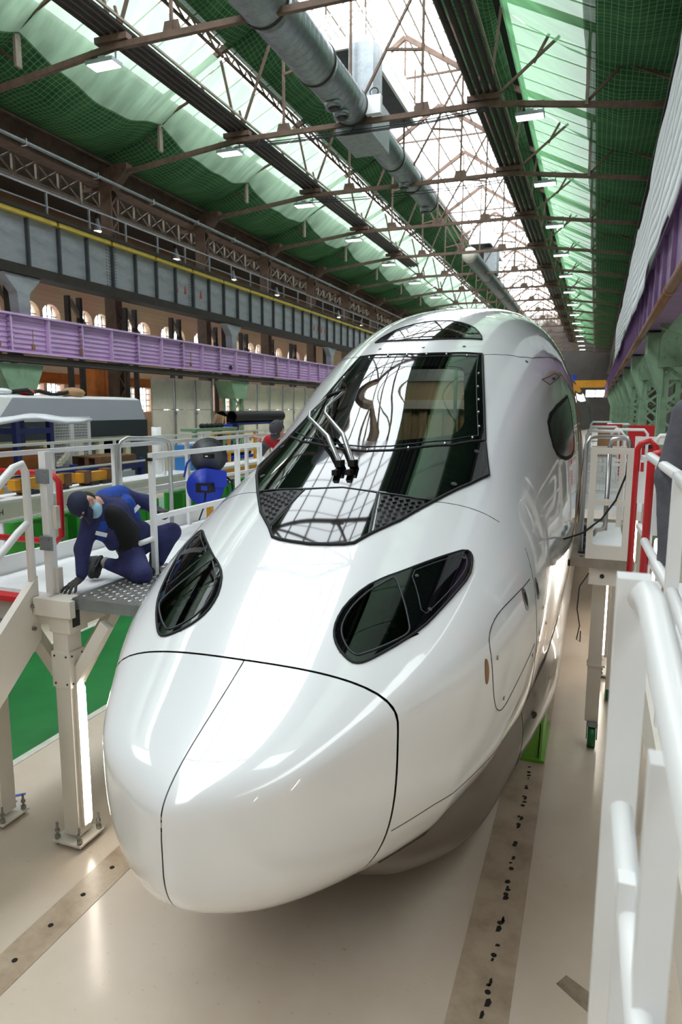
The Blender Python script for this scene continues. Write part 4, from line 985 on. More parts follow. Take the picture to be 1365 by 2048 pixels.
# panel joints in the white skin
build(skin_line([(-1.08,4.68),(-.855,4.6),(-.67,4.531)], .0035, -.001, False), 'panel_joint', M['seam'], train, True); build(skin_line([(.67,4.531),(.855,4.595),(.987,4.641),(1.09,4.675)], .0035, -.001, False), 'panel_joint', M['seam'], train, True)
for sg in (1,-1):
    build(skin_line([(sg*.613,6.738),(sg*.78,6.87),(sg*.932,7.034),(sg*1.035,7.243),(sg*1.12,7.6),(sg*1.19,8.1),(sg*1.25,8.9)], .0035, -.001, False), 'panel_joint', M['seam'], train, True)
    # side hatch, ports, sill joint, side window, door edge, seen on the right flank
    s_ = sg
    build(skin_line([(4.60,2.02),(4.3,1.99),(4.0,1.95),(3.83,1.88),(3.78,1.80),(3.79,1.62),(3.85,1.44),(3.93,1.36),(4.02,1.345),(4.2,1.42),(4.45,1.51),(4.62,1.57)], .004, -.001, False, s_, soft=True), 'hatch_joint', M['seam'], train, True)
    build(skin_line([(4.75,2.2),(4.66,2.0),(4.62,1.75),(4.7,1.55),(4.85,1.2),(5.0,.85)], .003, -.001, False, s_, soft=True), 'panel_joint', M['seam'], train, True)
    build(skin_line([(3.08,1.02),(3.35,1.04),(3.8,1.03),(4.3,1.0),(4.9,.97)], .0035, -.001, False, s_), 'sill_joint', M['seam'], train, True)
    oval = [(3.725+.022*math.cos(a)*(1.0), 1.68+.075*math.sin(a)) for a in np.linspace(0, 2*math.pi, 16, endpoint=False)]
    build(patch(oval, .003, None, .03, .01, s_), 'fuel_port', M['copper'], train, True, 'small brown oval port')
    for yc, zc in ((4.42,1.93),(4.72,1.93)):
        oval = [(yc+.04*math.cos(a), zc+.075*math.sin(a)) for a in np.linspace(0, 2*math.pi, 16, endpoint=False)]
        pt = build(patch(oval, .003, None, .03, .01, s_), 'handle_recess', M['aluminium'], train, True); build(patch([(yc+(p[0]-yc)*.55, zc+(p[1]-zc)*.6) for p in oval], .005, None, .03, .0, s_), 'recess_slot', M['black_matte'], pt, True)
    sw = [(8.1,3.30),(7.55,3.25),(7.1,3.19),(6.75,3.11),(6.58,3.03),(6.50,2.93),(6.46,2.80),(6.50,2.73),(6.62,2.69),(6.85,2.66),(7.3,2.66),(7.7,2.70),(8.0,2.85),(8.15,3.1)]
    wn = build(patch(sw, .006, grow(sw, -.035), .06, .02, s_), 'side_window_frame', M['rubber'], train, True, 'curved dark side window of the cab')
    build(patch(grow(sw, -.025), .004, None, .08, 0, s_), 'side_window_glass', M['lens_dark'], train, True)
    sq = [(7.05,3.43),(7.7,3.52),(7.9,3.49),(7.2,3.385)]
    build(skin_line(sq, .004, 0, True, s_), 'camera_hatch_joint', M['seam'], train, True); build(patch([(7.42,3.455),(7.55,3.47),(7.6,3.455),(7.47,3.44)], .004, None, .04, .01, s_), 'camera_port', M['black_matte'], train)
    for yd in (9.6, 10.9):
        build(skin_line([(yd,3.4),(yd,2.6),(yd,1.8),(yd,1.05)], .012, 0, False, s_), 'door_jamb', mk('jamb', (150,126,104), rough=.4, coat=.5) if 'jamb' not in M else M['jamb'], train, True)
    sb = MB()
    for yb_, zb_ in ((3.86,1.72),(4.0,1.42),(4.78,1.6),(4.9,1.75),(5.2,1.55),(4.6,1.5)):
        p = Vector((TX+s_*float(side_x(yb_,zb_)), yb_, zb_)); sb.cyl(p-Vector((s_*.004,0,0)), p+Vector((s_*.004,0,0)), .014, 8)
    o = build(sb, 'skin_screws', M['steel_bolt'], train); o['kind'] = 'stuff'
for x_, y_ in ((.42,6.84),(-.44,6.84),(.02,6.80),(1.0,7.06),(.9,9.3)):
    n_ = tnormal_top(x_,y_); p = Vector((TX+x_, y_, float(top_z(x_,y_)))); build(MB().cyl(p-n_*.004, p+n_*.003, .017, 10), 'roof_plug', M['seam'], train)
# grey skirt: front plough then bogie fairing
TOPC = [(0,3.06,.70),(.35,3.07,.72),(.55,3.09,.76),(.70,3.2,.75),(.87,3.52,.75),(1.02,4.1,.75),(1.14,4.68,.76),(1.235,5.3,.80)]
BOTC = [(0,3.52,.35),(.3,3.54,.35),(.45,3.57,.35),(.67,3.65,.35),(.87,3.86,.35),(1.01,4.1,.35),(1.12,4.47,.35),(1.225,5.2,.35)]
TOP2 = [(1.237,5.32,.80),(1.335,6.3,.85),(1.385,7.4,.90),(1.41,9.0,.93),(1.44,12,.95),(1.44,28,.95)]
BOT2 = [(1.23,5.22,.35),(1.36,6.1,.35),(1.45,7.0,.35),(1.45,8.6,.35),(1.45,12,.35),(1.45,28,.35)]
def ribbon(T, B, n=8, sub=5):
    def res(C):
        out = []
        for i in range(len(C)-1):
            p0, p1, p2, p3 = (np.array(C[max(i-1,0)]), np.array(C[i]), np.array(C[i+1]), np.array(C[min(i+2,len(C)-1)]))
            for k in range(sub):
                t = k/sub; out.append(.5*((2*p1)+(-p0+p2)*t+(2*p0-5*p1+4*p2-p3)*t*t+(-p0+3*p1-3*p2+p3)*t**3))
        out.append(np.array(C[-1])); return out
    a, c = res(T), res(B); b = MB(); rows = []
    for p, q in zip(a, c):
        row = []
        for k in range(n+1):
            f = k/n; v = p*(1-f)+q*f; bul = .035*math.sin(math.pi*f); row.append((v[0]+bul, v[1]-bul*.6, v[2]))
        row.append((max(q[0]-.06,0), q[1]+.03, q[2]+.0)); rows.append(row)
    for sg in (1,-1):
        vs = [(TX+sg*x, y, z) for r in rows for x, y, z in r]; w_ = n+2
        b.add(vs, [((i*w_+k),(i*w_+k+1),((i+1)*w_+k+1),((i+1)*w_+k))[::sg] for i in range(len(rows)-1) for k in range(n+1)])
    return b
build(ribbon(TOPC, BOTC), 'front_skirt', M['skirt_grey'], train, True, 'glossy grey front skirt under the nose')
build(ribbon(TOP2, BOT2), 'side_skirt', M['skirt_grey'], train, True)
for sg in (1,-1): build(MB().tube([(TX+sg*(p[0]+.004), p[1], p[2]) for p in TOPC[3:]+TOP2], .016, 6), 'skirt_gasket', M['dark_steel'], train, True)
build(MB().box(TX-1.1,TX+1.1,5.4,28,.4,.6).box(TX-.5,TX+.5,3.7,5.4,.42,.6), 'underframe', M['dark_steel'], train)
for sg in (1,-1): build(MB().cyl((TX+sg*1.30,5.62,.62),(TX+sg*1.325,5.6,.62),.03,10), 'skirt_bolt', M['dark_steel'], train)
# cab seen through the windscreen
cab = build(MB().box(TX-.9,TX+.9,7.75,7.8,2.2,3.7), 'cab_back_wall', M['cab_beige'], train)
for i in range(11): build(MB().box(TX-.95+i*.18,TX-.86+i*.18,7.7,7.75,2.2,3.12), 'wall_rib', M['cab_beige'], cab)
build(MB().box(TX-.88,TX+.88,7.62,7.75,3.14,3.24), 'ledge', M['cream_enamel'], cab); build(MB().box(TX-.9,TX+.9,7.7,7.74,3.45,3.75), 'corrugated_panel', M['galv'], cab)
build(MB().box(TX-1.0,TX+1.0,5.5,7.7,2.1,2.25).box(TX-.75,TX+.75,5.45,6.0,2.2,2.62), 'dashboard', M['black_matte'], train)
build(MB().box(TX+.26,TX+.29,7.2,7.23,2.2,3.7), 'cab_pole', M['wheel_green'], train)
build(MB().box(TX-.35,TX+.35,6.72,6.92,3.56,3.58), 'cab_fill_light', M['led_soft'], train)  # added emitter that brightens the cab, kept out of view above the glass
# wipers
wp = thing('x', 'x', 'x') if False else None
for dx, nm in ((0,'a'),(.1,'b')):
    w_ = MB()
    def sp(x_, y_, o_): return Vector((TX+x_, y_, float(top_z(x_,y_))))+tnormal_top(x_,y_)*o_
    if nm == 'a': pth = [(-.11,4.80,.05),(-.32,5.12,.09),(-.62,5.50,.10),(-.66,5.62,.10),(-.60,5.86,.09)]
    else: pth = [(-.01,4.81,.05),(-.20,5.14,.09),(-.49,5.52,.10),(-.52,5.63,.10),(-.46,5.9,.09)]
    arm = build(MB().tube([sp(*p) for p in pth], [.022,.02,.014,.013,.012], 8), 'wiper_arm', M['aluminium'], train, True, 'slim grey wiper arm')
    p = sp(pth[0][0], pth[0][1], .045); build(MB().cbox(p, .05,.09,.05), 'wiper_base', M['black_matte'], arm); q = sp(pth[0][0]+.005, pth[0][1]-.1, .03); build(MB().cbox(q, .04,.08,.04), 'wiper_pivot', M['black_matte'], arm)
bl = build(MB().tube([sp(-.30,5.18,.035), sp(-.45,5.5,.04), sp(-.555,5.85,.045), sp(-.6,6.2,.04)], .012, 6), 'wiper_blade', M['rubber'], train, True)
build(MB().tube([sp(-.60,5.86,.09), sp(-.53,5.88,.1), sp(-.46,5.9,.09)], .018, 8), 'wiper_link', M['black_matte'], train, True)
# trailing car, plain grey-white, far behind
tc_ = thing('rear_car', 'pale grey second car coupled behind the white train', 'rail car', (TX, 45, 0))
sec = [(x, z) for x, z in section(20.0, False)]
b = MB(); n = len(sec)
for sg in (1,-1):
    vs = [(TX+sg*x*.99, yy, z*.99) for yy in (28.6, 60.0) for x, z in sec]; b.add(vs, [((k),(k+1),(n+k+1),(n+k))[::sg] for k in range(n-1)])
    b.add([(TX+sg*x*.99, 28.6, z*.99) for x, z in sec]+[(TX,28.6,.95)], [tuple(range(n+1))[::-sg]])
build(b, 'body', M['galv'], tc_, True); build(MB().box(TX-1.4,TX+1.4,28.6,60,.35,.95), 'skirt', M['grey_dark'], tc_)
for y in (31,57): build(MB().cyl((TX-.8,y,.45),(TX-.66,y,.45),.45,16).cyl((TX+.66,y,.45),(TX+.8,y,.45),.45,16).box(TX-.66,TX+.66,y-.1,y+.1,.35,.55), 'wheelset', M['dark_steel'], tc_)
# green stands carrying the train
gs = None
for k, (x, y) in enumerate(((-.36,6.4),(-.36,15.2),(-2.97,6.4),(-2.97,15.2))):
    lab = ['lime green lifting stand under the right skirt near the nose','lime green lifting stand farther back under the right side','lime green lifting stand under the left skirt near the nose','lime green lifting stand farther back under the left side'][k]
    if gs is None:
        gs = thing('lifting_stand', lab, 'stand', (x,y,0), 'green lifting stands')
        build(MB().box(x-.2,x+.1,y-.42,y+.42,0,.03), 'base_plate', M['lime_green'], gs); build(MB().prism([(x-.18,y-.36,.03),(x-.18,y+.36,.03),(x-.18,y+.2,.38),(x-.18,y-.2,.38)], (.22,0,0)), 'body', M['lime_green'], gs)
        build(MB().prism([(x+.05,y-.4,.03),(x+.05,y+.4,.03),(x+.05,y+.25,.3),(x+.05,y-.25,.3)], (.02,0,0)), 'rib', M['lime_green'], gs)
    else: copy_thing(gs, (x,y,0), lab)
# ================================================================ WORK PLATFORMS
WE, CR, AL = M['white_enamel'], M['cream_enamel'], M['aluminium']
DZ0 = 1.85
def strip_light(label, x, y, z0, z1, nx, group=None, ny=0.0):
    """vertical tube lamp fixed on a post face looking along (nx, ny)"""
    t = thing('strip_light', label, 'lamp', (x,y,z0), group); tx, ty = (0,.03) if nx else (.03,0)
    build(MB().box(x-abs(ty)*0-(.02 if nx else .035),x+(.02 if nx else .035),y-(.035 if nx else .02),y+(.035 if nx else .02),z0-.02,z1+.02), 'backplate', CR, t)
    ox, oy = nx*.03, ny*.03
    build(MB().tube([(x+ox,y+oy,z0),(x+ox,y+oy,z0+.03),(x+ox,y+oy,z1-.03),(x+ox,y+oy,z1)], [.012,.024,.024,.012], 12), 'tube', M['tube_led'], t, True)
    return t
def leg(name, label, x, y, top, w=.13, group=None, m=None):
    m = m or CR; t = thing(name, label, 'leg', (x,y,0), group)
    build(MB().box(x-w/2,x+w/2,y-w/2,y+w/2,.07,top), 'shaft', m, t); build(MB().box(x-.13,x+.13,y-.13,y+.13,.03,.045), 'base_plate', m, t)
    build(MB().box(x-w/2-.012,x+w/2+.012,y-w/2-.012,y+w/2+.012,top-.42,top-.16), 'sleeve', m, t)
    for dx in (-.1,.1):
        for dy in (-.1,.1): bo = build(MB().cyl((x+dx,y+dy,0),(x+dx,y+dy,.17),.009,8), 'levelling_bolt', M['steel_bolt'], t); build(MB().cyl((x+dx,y+dy,.05),(x+dx,y+dy,.075),.02,6).cyl((x+dx,y+dy,.1),(x+dx,y+dy,.12),.018,6), 'nut', M['steel_bolt'], bo)
    b = MB()
    for dz in (-.39,-.19):
        for dx in (-.05,.05): b.ball((x+dx,y-w/2-.013,top+dz), .008, 6, 4); b.ball((x+w/2+.013,y+dx,top+dz), .008, 6, 4)
    o = build(b, 'sleeve_screws', M['dark_steel'], t); o['kind'] = 'stuff'
    return t
# --- left platform
lg1 = leg('platform_leg', 'cream square platform leg with lit strip lamp left of the train nose', -3.40, 3.66, 1.62, group='left platform legs')
build(MB().bar((-3.40,3.72,1.2),(-3.40,4.25,1.68),.08,.1).bar((-3.34,3.66,1.25),(-3.05,3.66,1.68),.06,.08).bar((-3.46,3.66,1.25),(-3.8,3.66,1.66),.07,.09), 'knee_brace', CR, lg1)
leg('platform_leg', 'cream square platform leg at the left edge under the stair', -4.12, 3.66, 1.62, group='left platform legs')
for k, (x, y) in enumerate(((-3.4,7.3),(-3.4,11.0),(-4.12,7.3),(-4.12,11.0))):
    leg('platform_leg', ['second cream leg along the train under left platform','third cream leg along the train under left platform','second cream leg along outer side of left platform','third cream leg along outer side of left platform'][k], x, y, 1.62, group='left platform legs')
strip_light('glowing vertical strip lamp on the platform leg left of the nose', -3.325, 3.66, .16, 1.22, 1)
strip_light('strip lamp on second leg along the train under left platform', -3.325, 7.3, .16, 1.22, 1)
strip_light('strip lamp on third leg along the train under left platform', -3.325, 11.0, .16, 1.22, 1)
dk = thing('left_platform', 'raised white work platform along the left side of the train', 'platform', (-3.8,3.6,1.6))
build(MB().box(-3.48,-3.30,3.58,3.76,1.60,1.84).box(-3.58,-3.26,3.55,3.60,1.72,1.84), 'corner_bracket', CR, dk)
build(MB().box(-4.35,-3.3,3.6,3.72,1.64,1.80).box(-3.44,-3.32,3.7,14,1.62,1.78).box(-4.35,-4.22,3.7,14,1.62,1.78), 'edge_beam', CR, dk)
slot = build(MB().box(-3.31,-3.295,3.61,3.68,1.64,1.76), 'beam_mouth', M['black_matte'], dk)
dpm = MB().box(-4.33,-3.32,.005,1.02,1.79,1.83).mesh('deck_plate', M['deck_white'])
for i in range(10): piece(dpm, 'deck_plate', dk, (0,3.72+i*1.03,0))
build(MB().box(-4.36,-4.33,3.7,14,1.80,1.97), 'toe_board', WE, dk)
fl = thing('tread_flap', 'studded grey metal flap bridging from left platform to the train', 'flap', (-3.1,4.2,1.85))
build(MB().prism([(-3.3,3.64,1.85),(-2.60,3.62,1.85),(-2.92,4.75,1.85),(-3.3,4.75,1.85)], (0,0,-.012)), 'plate', M['tread_plate'], fl)
build(MB().box(-3.3,-2.6,3.62,3.635,1.77,1.85), 'lip', M['galv'], fl); build(MB().cyl((-3.31,3.7,1.845),(-3.31,4.75,1.845),.012,8), 'hinge', M['galv'], fl)
st = MB()
for i in range(11):
    for j in range(14):
        x = -3.25+i*.062; y = 3.69+j*.077+(.038 if i % 2 else 0)
        if x < -2.66-.3*(y-3.62)/1.13*1.05: st.ball((x,y,1.852), (.017,.026,.008), 8, 4)
o = build(st, 'studs', M['aluminium'], fl, True); o['kind'] = 'stuff'
# railing beside the train (starts at a free post by the worker)
rl = thing('guard_rail', 'white guard rail between worker and train on left platform', 'railing', (-3.2,4.4,1.85))
build(MB().box(-3.18,-3.14,4.36,4.40,1.85,2.80), 'post', WE, rl); build(MB().box(-3.18,-3.14,5.70,5.74,1.85,2.80), 'post', WE, rl); build(MB().box(-3.18,-3.14,6.16,6.2,1.85,2.8), 'post', WE, rl)
build(MB().box(-3.18,-3.14,4.36,6.2,2.76,2.80), 'top_rail', WE, rl); build(MB().box(-3.18,-3.14,4.36,6.2,2.28,2.32), 'mid_rail', WE, rl)
build(MB().box(-3.185,-3.135,4.34,4.362,2.74,2.765), 'open_end', M['black_matte'], rl)
build(MB().tube([(-3.16,4.36,2.14),(-3.2,4.3,2.12),(-3.29,4.25,2.09),(-3.32,4.25,2.08)], .022, 8), 'latch_arm', WE, rl, True); build(MB().box(-3.38,-3.29,4.21,4.29,2.04,2.11), 'latch_block', WE, rl)
# railing along outer edge
ro = thing('outer_guard_rail', 'long white guard rail along the outer edge of left platform', 'railing', (-4.28,4,1.85))
build(MB().box(-4.30,-4.26,3.0,14,2.76,2.80), 'top_rail', WE, ro); build(MB().box(-4.30,-4.26,5.2,14,2.30,2.335), 'mid_rail', WE, ro)
for y in (5.35,6.6,8.0,9.6,11.2): build(MB().box(-4.30,-4.26,y-.02,y+.02,1.83,2.78), 'post', WE, ro)
# corner post with hinge plates by the stair head
cp = thing('gate_post', 'white square gate post with bolted hinge plates behind stair head', 'post', (-3.56,3.72,1.85))
build(MB().box(-3.59,-3.53,3.69,3.75,1.84,2.84), 'shaft', WE, cp); build(MB().box(-3.545,-3.495,3.71,3.76,1.84,2.02).box(-3.53,-3.49,3.72,3.76,2.3,2.46), 'sleeve', CR, cp)
for z in (2.15,2.62):
    hp = build(MB().box(-3.61,-3.5,3.675,3.688,z,z+.1), 'hinge_plate', M['galv'], cp); b = MB()
    for dx in (-.1,-.025): 
        for dz in (.018,.082): b.ball((-3.5+dx,3.674,z+dz), .008, 6, 4)
    build(b, 'bolt', M['steel_bolt'], hp)
# stair at the left edge going down towards the camera
sr = thing('access_stair', 'white stair with round handrail descending at the left edge', 'stair', (-3.7,3.4,1.85))
sx = -3.62
build(MB().prism([(sx-.03,3.62,1.98),(sx-.03,3.62,1.52),(sx-.03,2.2,.25),(sx-.03,2.05,.55)], (.06,0,0)), 'stringer', CR, sr)
build(MB().prism([(sx-.83,3.62,1.98),(sx-.83,3.62,1.52),(sx-.83,2.2,.25),(sx-.83,2.05,.55)], (.06,0,0)), 'stringer', CR, sr)
build(MB().tube([(sx,3.6,1.95),(sx,3.6,2.70),(sx,3.57,2.76),(sx,3.5,2.74),(sx,2.9,2.28),(sx,2.3,1.82)], .028, 12), 'handrail', WE, sr, True)
build(MB().tube([(sx,3.6,2.36),(sx,3.5,2.30),(sx,2.9,1.84),(sx,2.3,1.38)], .025, 12), 'knee_rail', WE, sr, True)
for i in range(6):
    y = 3.42-i*.25; z = 1.63-i*.235; tr = build(MB().box(sx-.8,sx-.03,y-.13,y+.13,z,z+.03), 'tread', M['galv'], sr); build(MB().box(sx-.8,sx-.03,y-.135,y-.07,z+.028,z+.036), 'red_nosing', M['red_enamel'], tr)
build(MB().box(sx-.8,sx-.03,3.52,3.62,1.80,1.84), 'red_landing_edge', M['red_enamel'], sr)
for z in (1.78,1.62): build(MB().cyl((sx+.03,3.55,z),(sx+.05,3.55,z),.014,8), 'bolt', M['steel_bolt'], sr)
rg = thing('red_gate', 'red tube gate behind the stair handrail at the left edge', 'gate', (-3.95,3.9,1.85))
build(MB().tube([(-4.5,3.95,2.66),(-3.72,3.95,2.66),(-3.66,3.95,2.6),(-3.66,3.95,2.2),(-3.72,3.95,2.15),(-4.5,3.95,2.15)], .024, 10), 'frame', M['red_enamel'], rg, True)
# aluminium swing gate and hose reels on the outer rail
ag = thing('tube_gate', 'bare aluminium tube gate behind the worker', 'gate', (-4.15,5.9,1.85))
build(MB().tube([(-4.22,5.35,1.95),(-4.22,5.35,2.78),(-4.21,5.37,2.82),(-4.18,5.42,2.85),(-4.12,5.9,2.83),(-4.1,5.98,2.8),(-4.1,6.0,2.74),(-4.1,6.0,1.95)], .022, 10), 'frame', AL, ag, True)
build(MB().bar((-4.22,5.35,2.35),(-4.1,6.0,2.33),.03,.03), 'cross_bar', AL, ag); build(MB().box(-4.3,-4.18,5.27,5.4,2.27,2.35), 'hinge_block', WE, ag)
mk('reel_black', (62,64,68), rough=.4)
br_ = thing('black_hose_reel', 'round black hose reel above the blue reel on left platform rail', 'hose reel', (-4.1,6.55,2.6))
c = Vector((-4.02,6.62,2.62)); ax = Vector((.55,-.83,0)).normalized()
def disc(mb, c, ax, r, d, n=28): return mb.cyl(c, c+ax*d, r, n)
build(disc(MB(), c, ax, .20, .11), 'drum', M['reel_black'], br_, True); build(disc(MB(), c+ax*.11, ax, .155, .012), 'side_plate', mk('reel_grey', (84,86,90), rough=.4), br_, True)
q = c+ax*.125; build(MB().cbox(q, .1,.07,.05), 'badge', M['black_matte'], br_); build(MB().bar(q+Vector((-.02,-.045,0)),q+Vector((.035,-.012,0)),.012,.012), 'lettering', M['white_enamel'], br_)
bb = thing('blue_hose_reel', 'bright blue hose reel hanging below the black reel', 'hose reel', (-4.0,6.5,2.3))
c2 = Vector((-4.0,6.5,2.29)); 
build(disc(MB(), c2, ax, .20, .13), 'drum', M['blue'], bb, True); build(disc(MB(), c2+ax*.13, ax, .15, .015), 'side_plate', M['blue'], bb, True); build(MB().prism([c2+Vector((.02,-.02,.0)),c2+Vector((.21,.10,.0)),c2+Vector((.21,.10,.17)),c2+Vector((.03,-.02,.2))], ax*.13), 'outlet_housing', M['blue'], bb)
q = c2+ax*.15; build(MB().cbox(q, .17,.12,.1), 'badge', M['black_matte'], bb); build(MB().cbox(q+ax*.04, .08,.06,.05), 'badge_centre', M['blue'], bb)
build(MB().tube([c2+Vector((.2,.08,.12)),c2+Vector((.27,.12,.05)),c2+Vector((.29,.12,-.15)),c2+Vector((.27,.12,-.35))], .012, 8), 'black_hose', M['rubber'], bb, True); build(MB().tube([c2+Vector((-.2,-.1,.1)),c2+Vector((-.17,-.08,.25)),c2+Vector((-.12,0,.35))], .012, 8), 'blue_hose', M['blue'], bb, True)
build(MB().tube([q+Vector((0,0,-.05)),q+Vector((-.02,0,-.2)),q+Vector((-.09,0,-.36))], .008, 6), 'cable', M['rubber'], bb, True)
pp = thing('reel_post', 'yellow post carrying the two hose reels', 'post', (-4.1,6.65,1.85)); build(MB().box(-4.1,-4.04,6.68,6.74,1.84,2.72), 'shaft', M['orange_yellow'], pp); build(MB().box(-4.06,-3.98,6.6,6.72,2.44,2.5).box(-4.12,-4.02,6.64,6.78,1.84,1.86), 'bracket', M['orange_yellow'], pp)
# --- neighbouring platform beyond the green walkway
nb = thing('far_platform', 'white platform edge with green bins below, beyond the green walkway', 'platform', (-7.5,9,1.6))
build(MB().box(-7.9,-7.42,-2,15,1.60,1.85), 'edge_beam', CR, nb); build(MB().box(-8.0,-7.42,-2,22,1.85,1.89), 'deck', M['deck_white'], nb); build(MB().box(-7.44,-7.4,12.0,17.5,1.66,1.84), 'orange_edge', M['orange_yellow'], nb)
build(MB().box(-7.43,-7.40,-2,22,1.60,1.63), 'lower_strip', WE, nb)
for i, y in enumerate((-1,3.5,8,12.5,17)): build(MB().box(-7.62,-7.5,y-.06,y+.06,0,1.6), 'leg', CR, nb)
rf = thing('far_guard_rail', 'thin white guard rail on the far platform', 'railing', (-7.5,9,1.89))
build(MB().box(-7.52,-7.48,-2,22,2.60,2.64).box(-7.515,-7.485,-2,22,2.2,2.23), 'rail', WE, rf)
for i in range(16): build(MB().box(-7.52,-7.48,1+i*1.4-.02,1+i*1.4+.02,1.89,2.62), 'post', WE, rf)
# lettering on the far platform edge
def text(name, body, size, loc, rot, m, parent):
    cu = bpy.data.curves.new(name, 'FONT'); cu.body = body; cu.size = size; cu.extrude = .001; cu.align_x = 'CENTER'; cu.align_y = 'CENTER'
    o = bpy.data.objects.new(name, cu); COL.objects.link(o); o.location = loc; o.rotation_euler = rot
    dg = bpy.context.evaluated_depsgraph_get(); me = bpy.data.meshes.new_from_object(o.evaluated_get(dg)); bpy.data.objects.remove(o)
    me.materials.clear(); me.materials.append(m); mo = bpy.data.objects.new(name, me); COL.objects.link(mo); mo.location = Vector(loc)-LOC.get(parent.name, Vector((0,0,0))); mo.rotation_euler = rot; mo.parent = parent; return mo
mk('ink_black', (24,24,24), rough=.7)
text('lettering', 'H22', .11, (-7.415,7.75,1.72), (math.pi/2,0,math.pi/2), M['ink_black'], nb); text('lettering', '01-10CH', .11, (-7.415,6.75,1.74), (math.pi/2,0,math.pi/2), M['ink_black'], nb)
pgb = None
for k, y in enumerate((8.0,9.0,10.4,12.0,13.4,15.0)):
    lab = '%s bright green storage bin under far platform, counting from the left' % ORD[k]
    if pgb is None:
        pgb = thing('storage_bin', lab, 'bin', (-7.75,y,0), 'green bins under far platform'); build(MB().box(-8.1,-7.66,y-.4,y+.4,.1,1.45), 'body', M['bin_green'], pgb); build(MB().box(-7.66,-7.64,y-.3,y-.26,.15,1.4).box(-7.66,-7.64,y+.0,y+.04,.15,1.4).box(-7.66,-7.64,y+.26,y+.3,.15,1.4), 'rib', M['bin_green'], pgb)
        build(MB().box(-8.1,-7.66,y-.4,y-.3,0,.1).box(-8.1,-7.66,y+.3,y+.4,0,.1), 'skid', M['dark_steel'], pgb)
    else: copy_thing(pgb, (-7.75,y,0), lab)
# --- right platform
rp = thing('right_platform', 'white work platform along the right side under the photographer', 'platform', (.9,3,1.6))
build(MB().box(.30,.42,-3,5.6,1.58,1.80).box(.42,1.35,5.5,5.6,1.6,1.8), 'edge_beam', CR, rp)
dpr = MB().box(.32,1.35,.005,1.02,1.80,1.84).mesh('deck_plate', M['deck_white'])
for i in range(8): piece(dpr, 'deck_plate', rp, (0,-2.6+i*1.03,0))
for y in (-2,1.2,5.2): build(MB().box(.34,.46,y-.06,y+.06,0,1.6).box(1.2,1.32,y-.06,y+.06,0,1.6), 'leg', CR, rp)
# near gate post and handrails, out of focus
ng = thing('near_gate_post', 'blurred thick white post with round handrail closest to the camera', 'post', (.1,1.6,.3))
build(MB().box(.065,.135,1.56,1.63,0.0,2.78), 'shaft', WE, ng); build(MB().box(.02,.18,1.52,1.68,0,.02), 'base_plate', CR, ng)
build(MB().tube([(.115,1.55,2.74),(.12,1.5,2.765),(.125,1.40,2.765),(.155,.7,2.60),(.2,.2,2.45)], .029, 14), 'handrail', WE, ng, True)
build(MB().tube([(.10,1.5,2.28),(.115,1.1,2.2),(.15,.6,2.05)], .024, 12), 'knee_rail', WE, ng, True)
build(MB().box(.105,.155,1.05,1.10,1.0,2.62), 'inner_bar', WE, ng); build(MB().box(.085,.115,1.22,1.26,1.0,2.3), 'inner_bar', WE, ng)
build(MB().box(.10,.16,.95,1.0,1.0,2.0), 'lower_bar', WE, ng)
ns = thing('near_side_rail', 'white round guard rail leading back from the near post at right edge', 'railing', (.33,2.6,1.84))
build(MB().tube([(.36,2.2,1.84),(.36,2.2,2.78),(.37,2.2,2.85),(.45,2.2,2.87),(1.2,2.2,2.87)], .028, 12), 'hoop', WE, ns, True)
build(MB().box(.30,.35,2.95,3.0,1.84,2.9), 'post', WE, ns); build(MB().tube([(.325,2.97,2.88),(.345,2.2,2.84)], .026, 12), 'top_rail', WE, ns, True); build(MB().tube([(.325,2.97,2.42),(.345,2.2,2.36)], .024, 12), 'mid_rail', WE, ns, True)
build(MB().tube([(.18,1.62,2.55),(.26,1.68,2.6),(.34,1.7,2.6),(.5,1.7,2.6)], .03, 12), 'bent_stub', WE, ns, True); build(MB().tube([(.325,2.97,2.88),(.28,3.9,2.9)], .024, 10), 'link_rail', WE, ns, True); build(MB().tube([(.325,2.97,2.42),(.28,3.9,2.45)], .022, 10), 'link_mid', WE, ns, True)
# red and white barrier gates
for k, (x, y) in enumerate(((.30,4.1),(.30,5.4))):
    t = thing('barrier_gate', ['red framed barrier gate with white label nearest on right platform','second red framed barrier gate behind the first on the right'][k], 'gate', (x,y,1.84))
    build(MB().tube([(x,y,1.84),(x,y,2.86),(x+.02,y,2.9),(x+.08,y,2.92),(x+.12,y,2.88),(x+.12,y,1.84)], .022, 10), 'red_frame', M['red_enamel'], t, True)
    build(MB().box(x+.05,x+.09,y-.6,y-.56,1.84,2.86), 'white_post', WE, t); build(MB().bar((x+.07,y-.58,2.8),(x+.04,y,2.8),.035,.035).bar((x+.07,y-.58,2.3),(x+.04,y,2.3),.035,.035), 'rail', WE, t)
    build(MB().box(x+.0,x+.06,y-.3,y-.28,2.5,2.72), 'label_plate', WE, t)
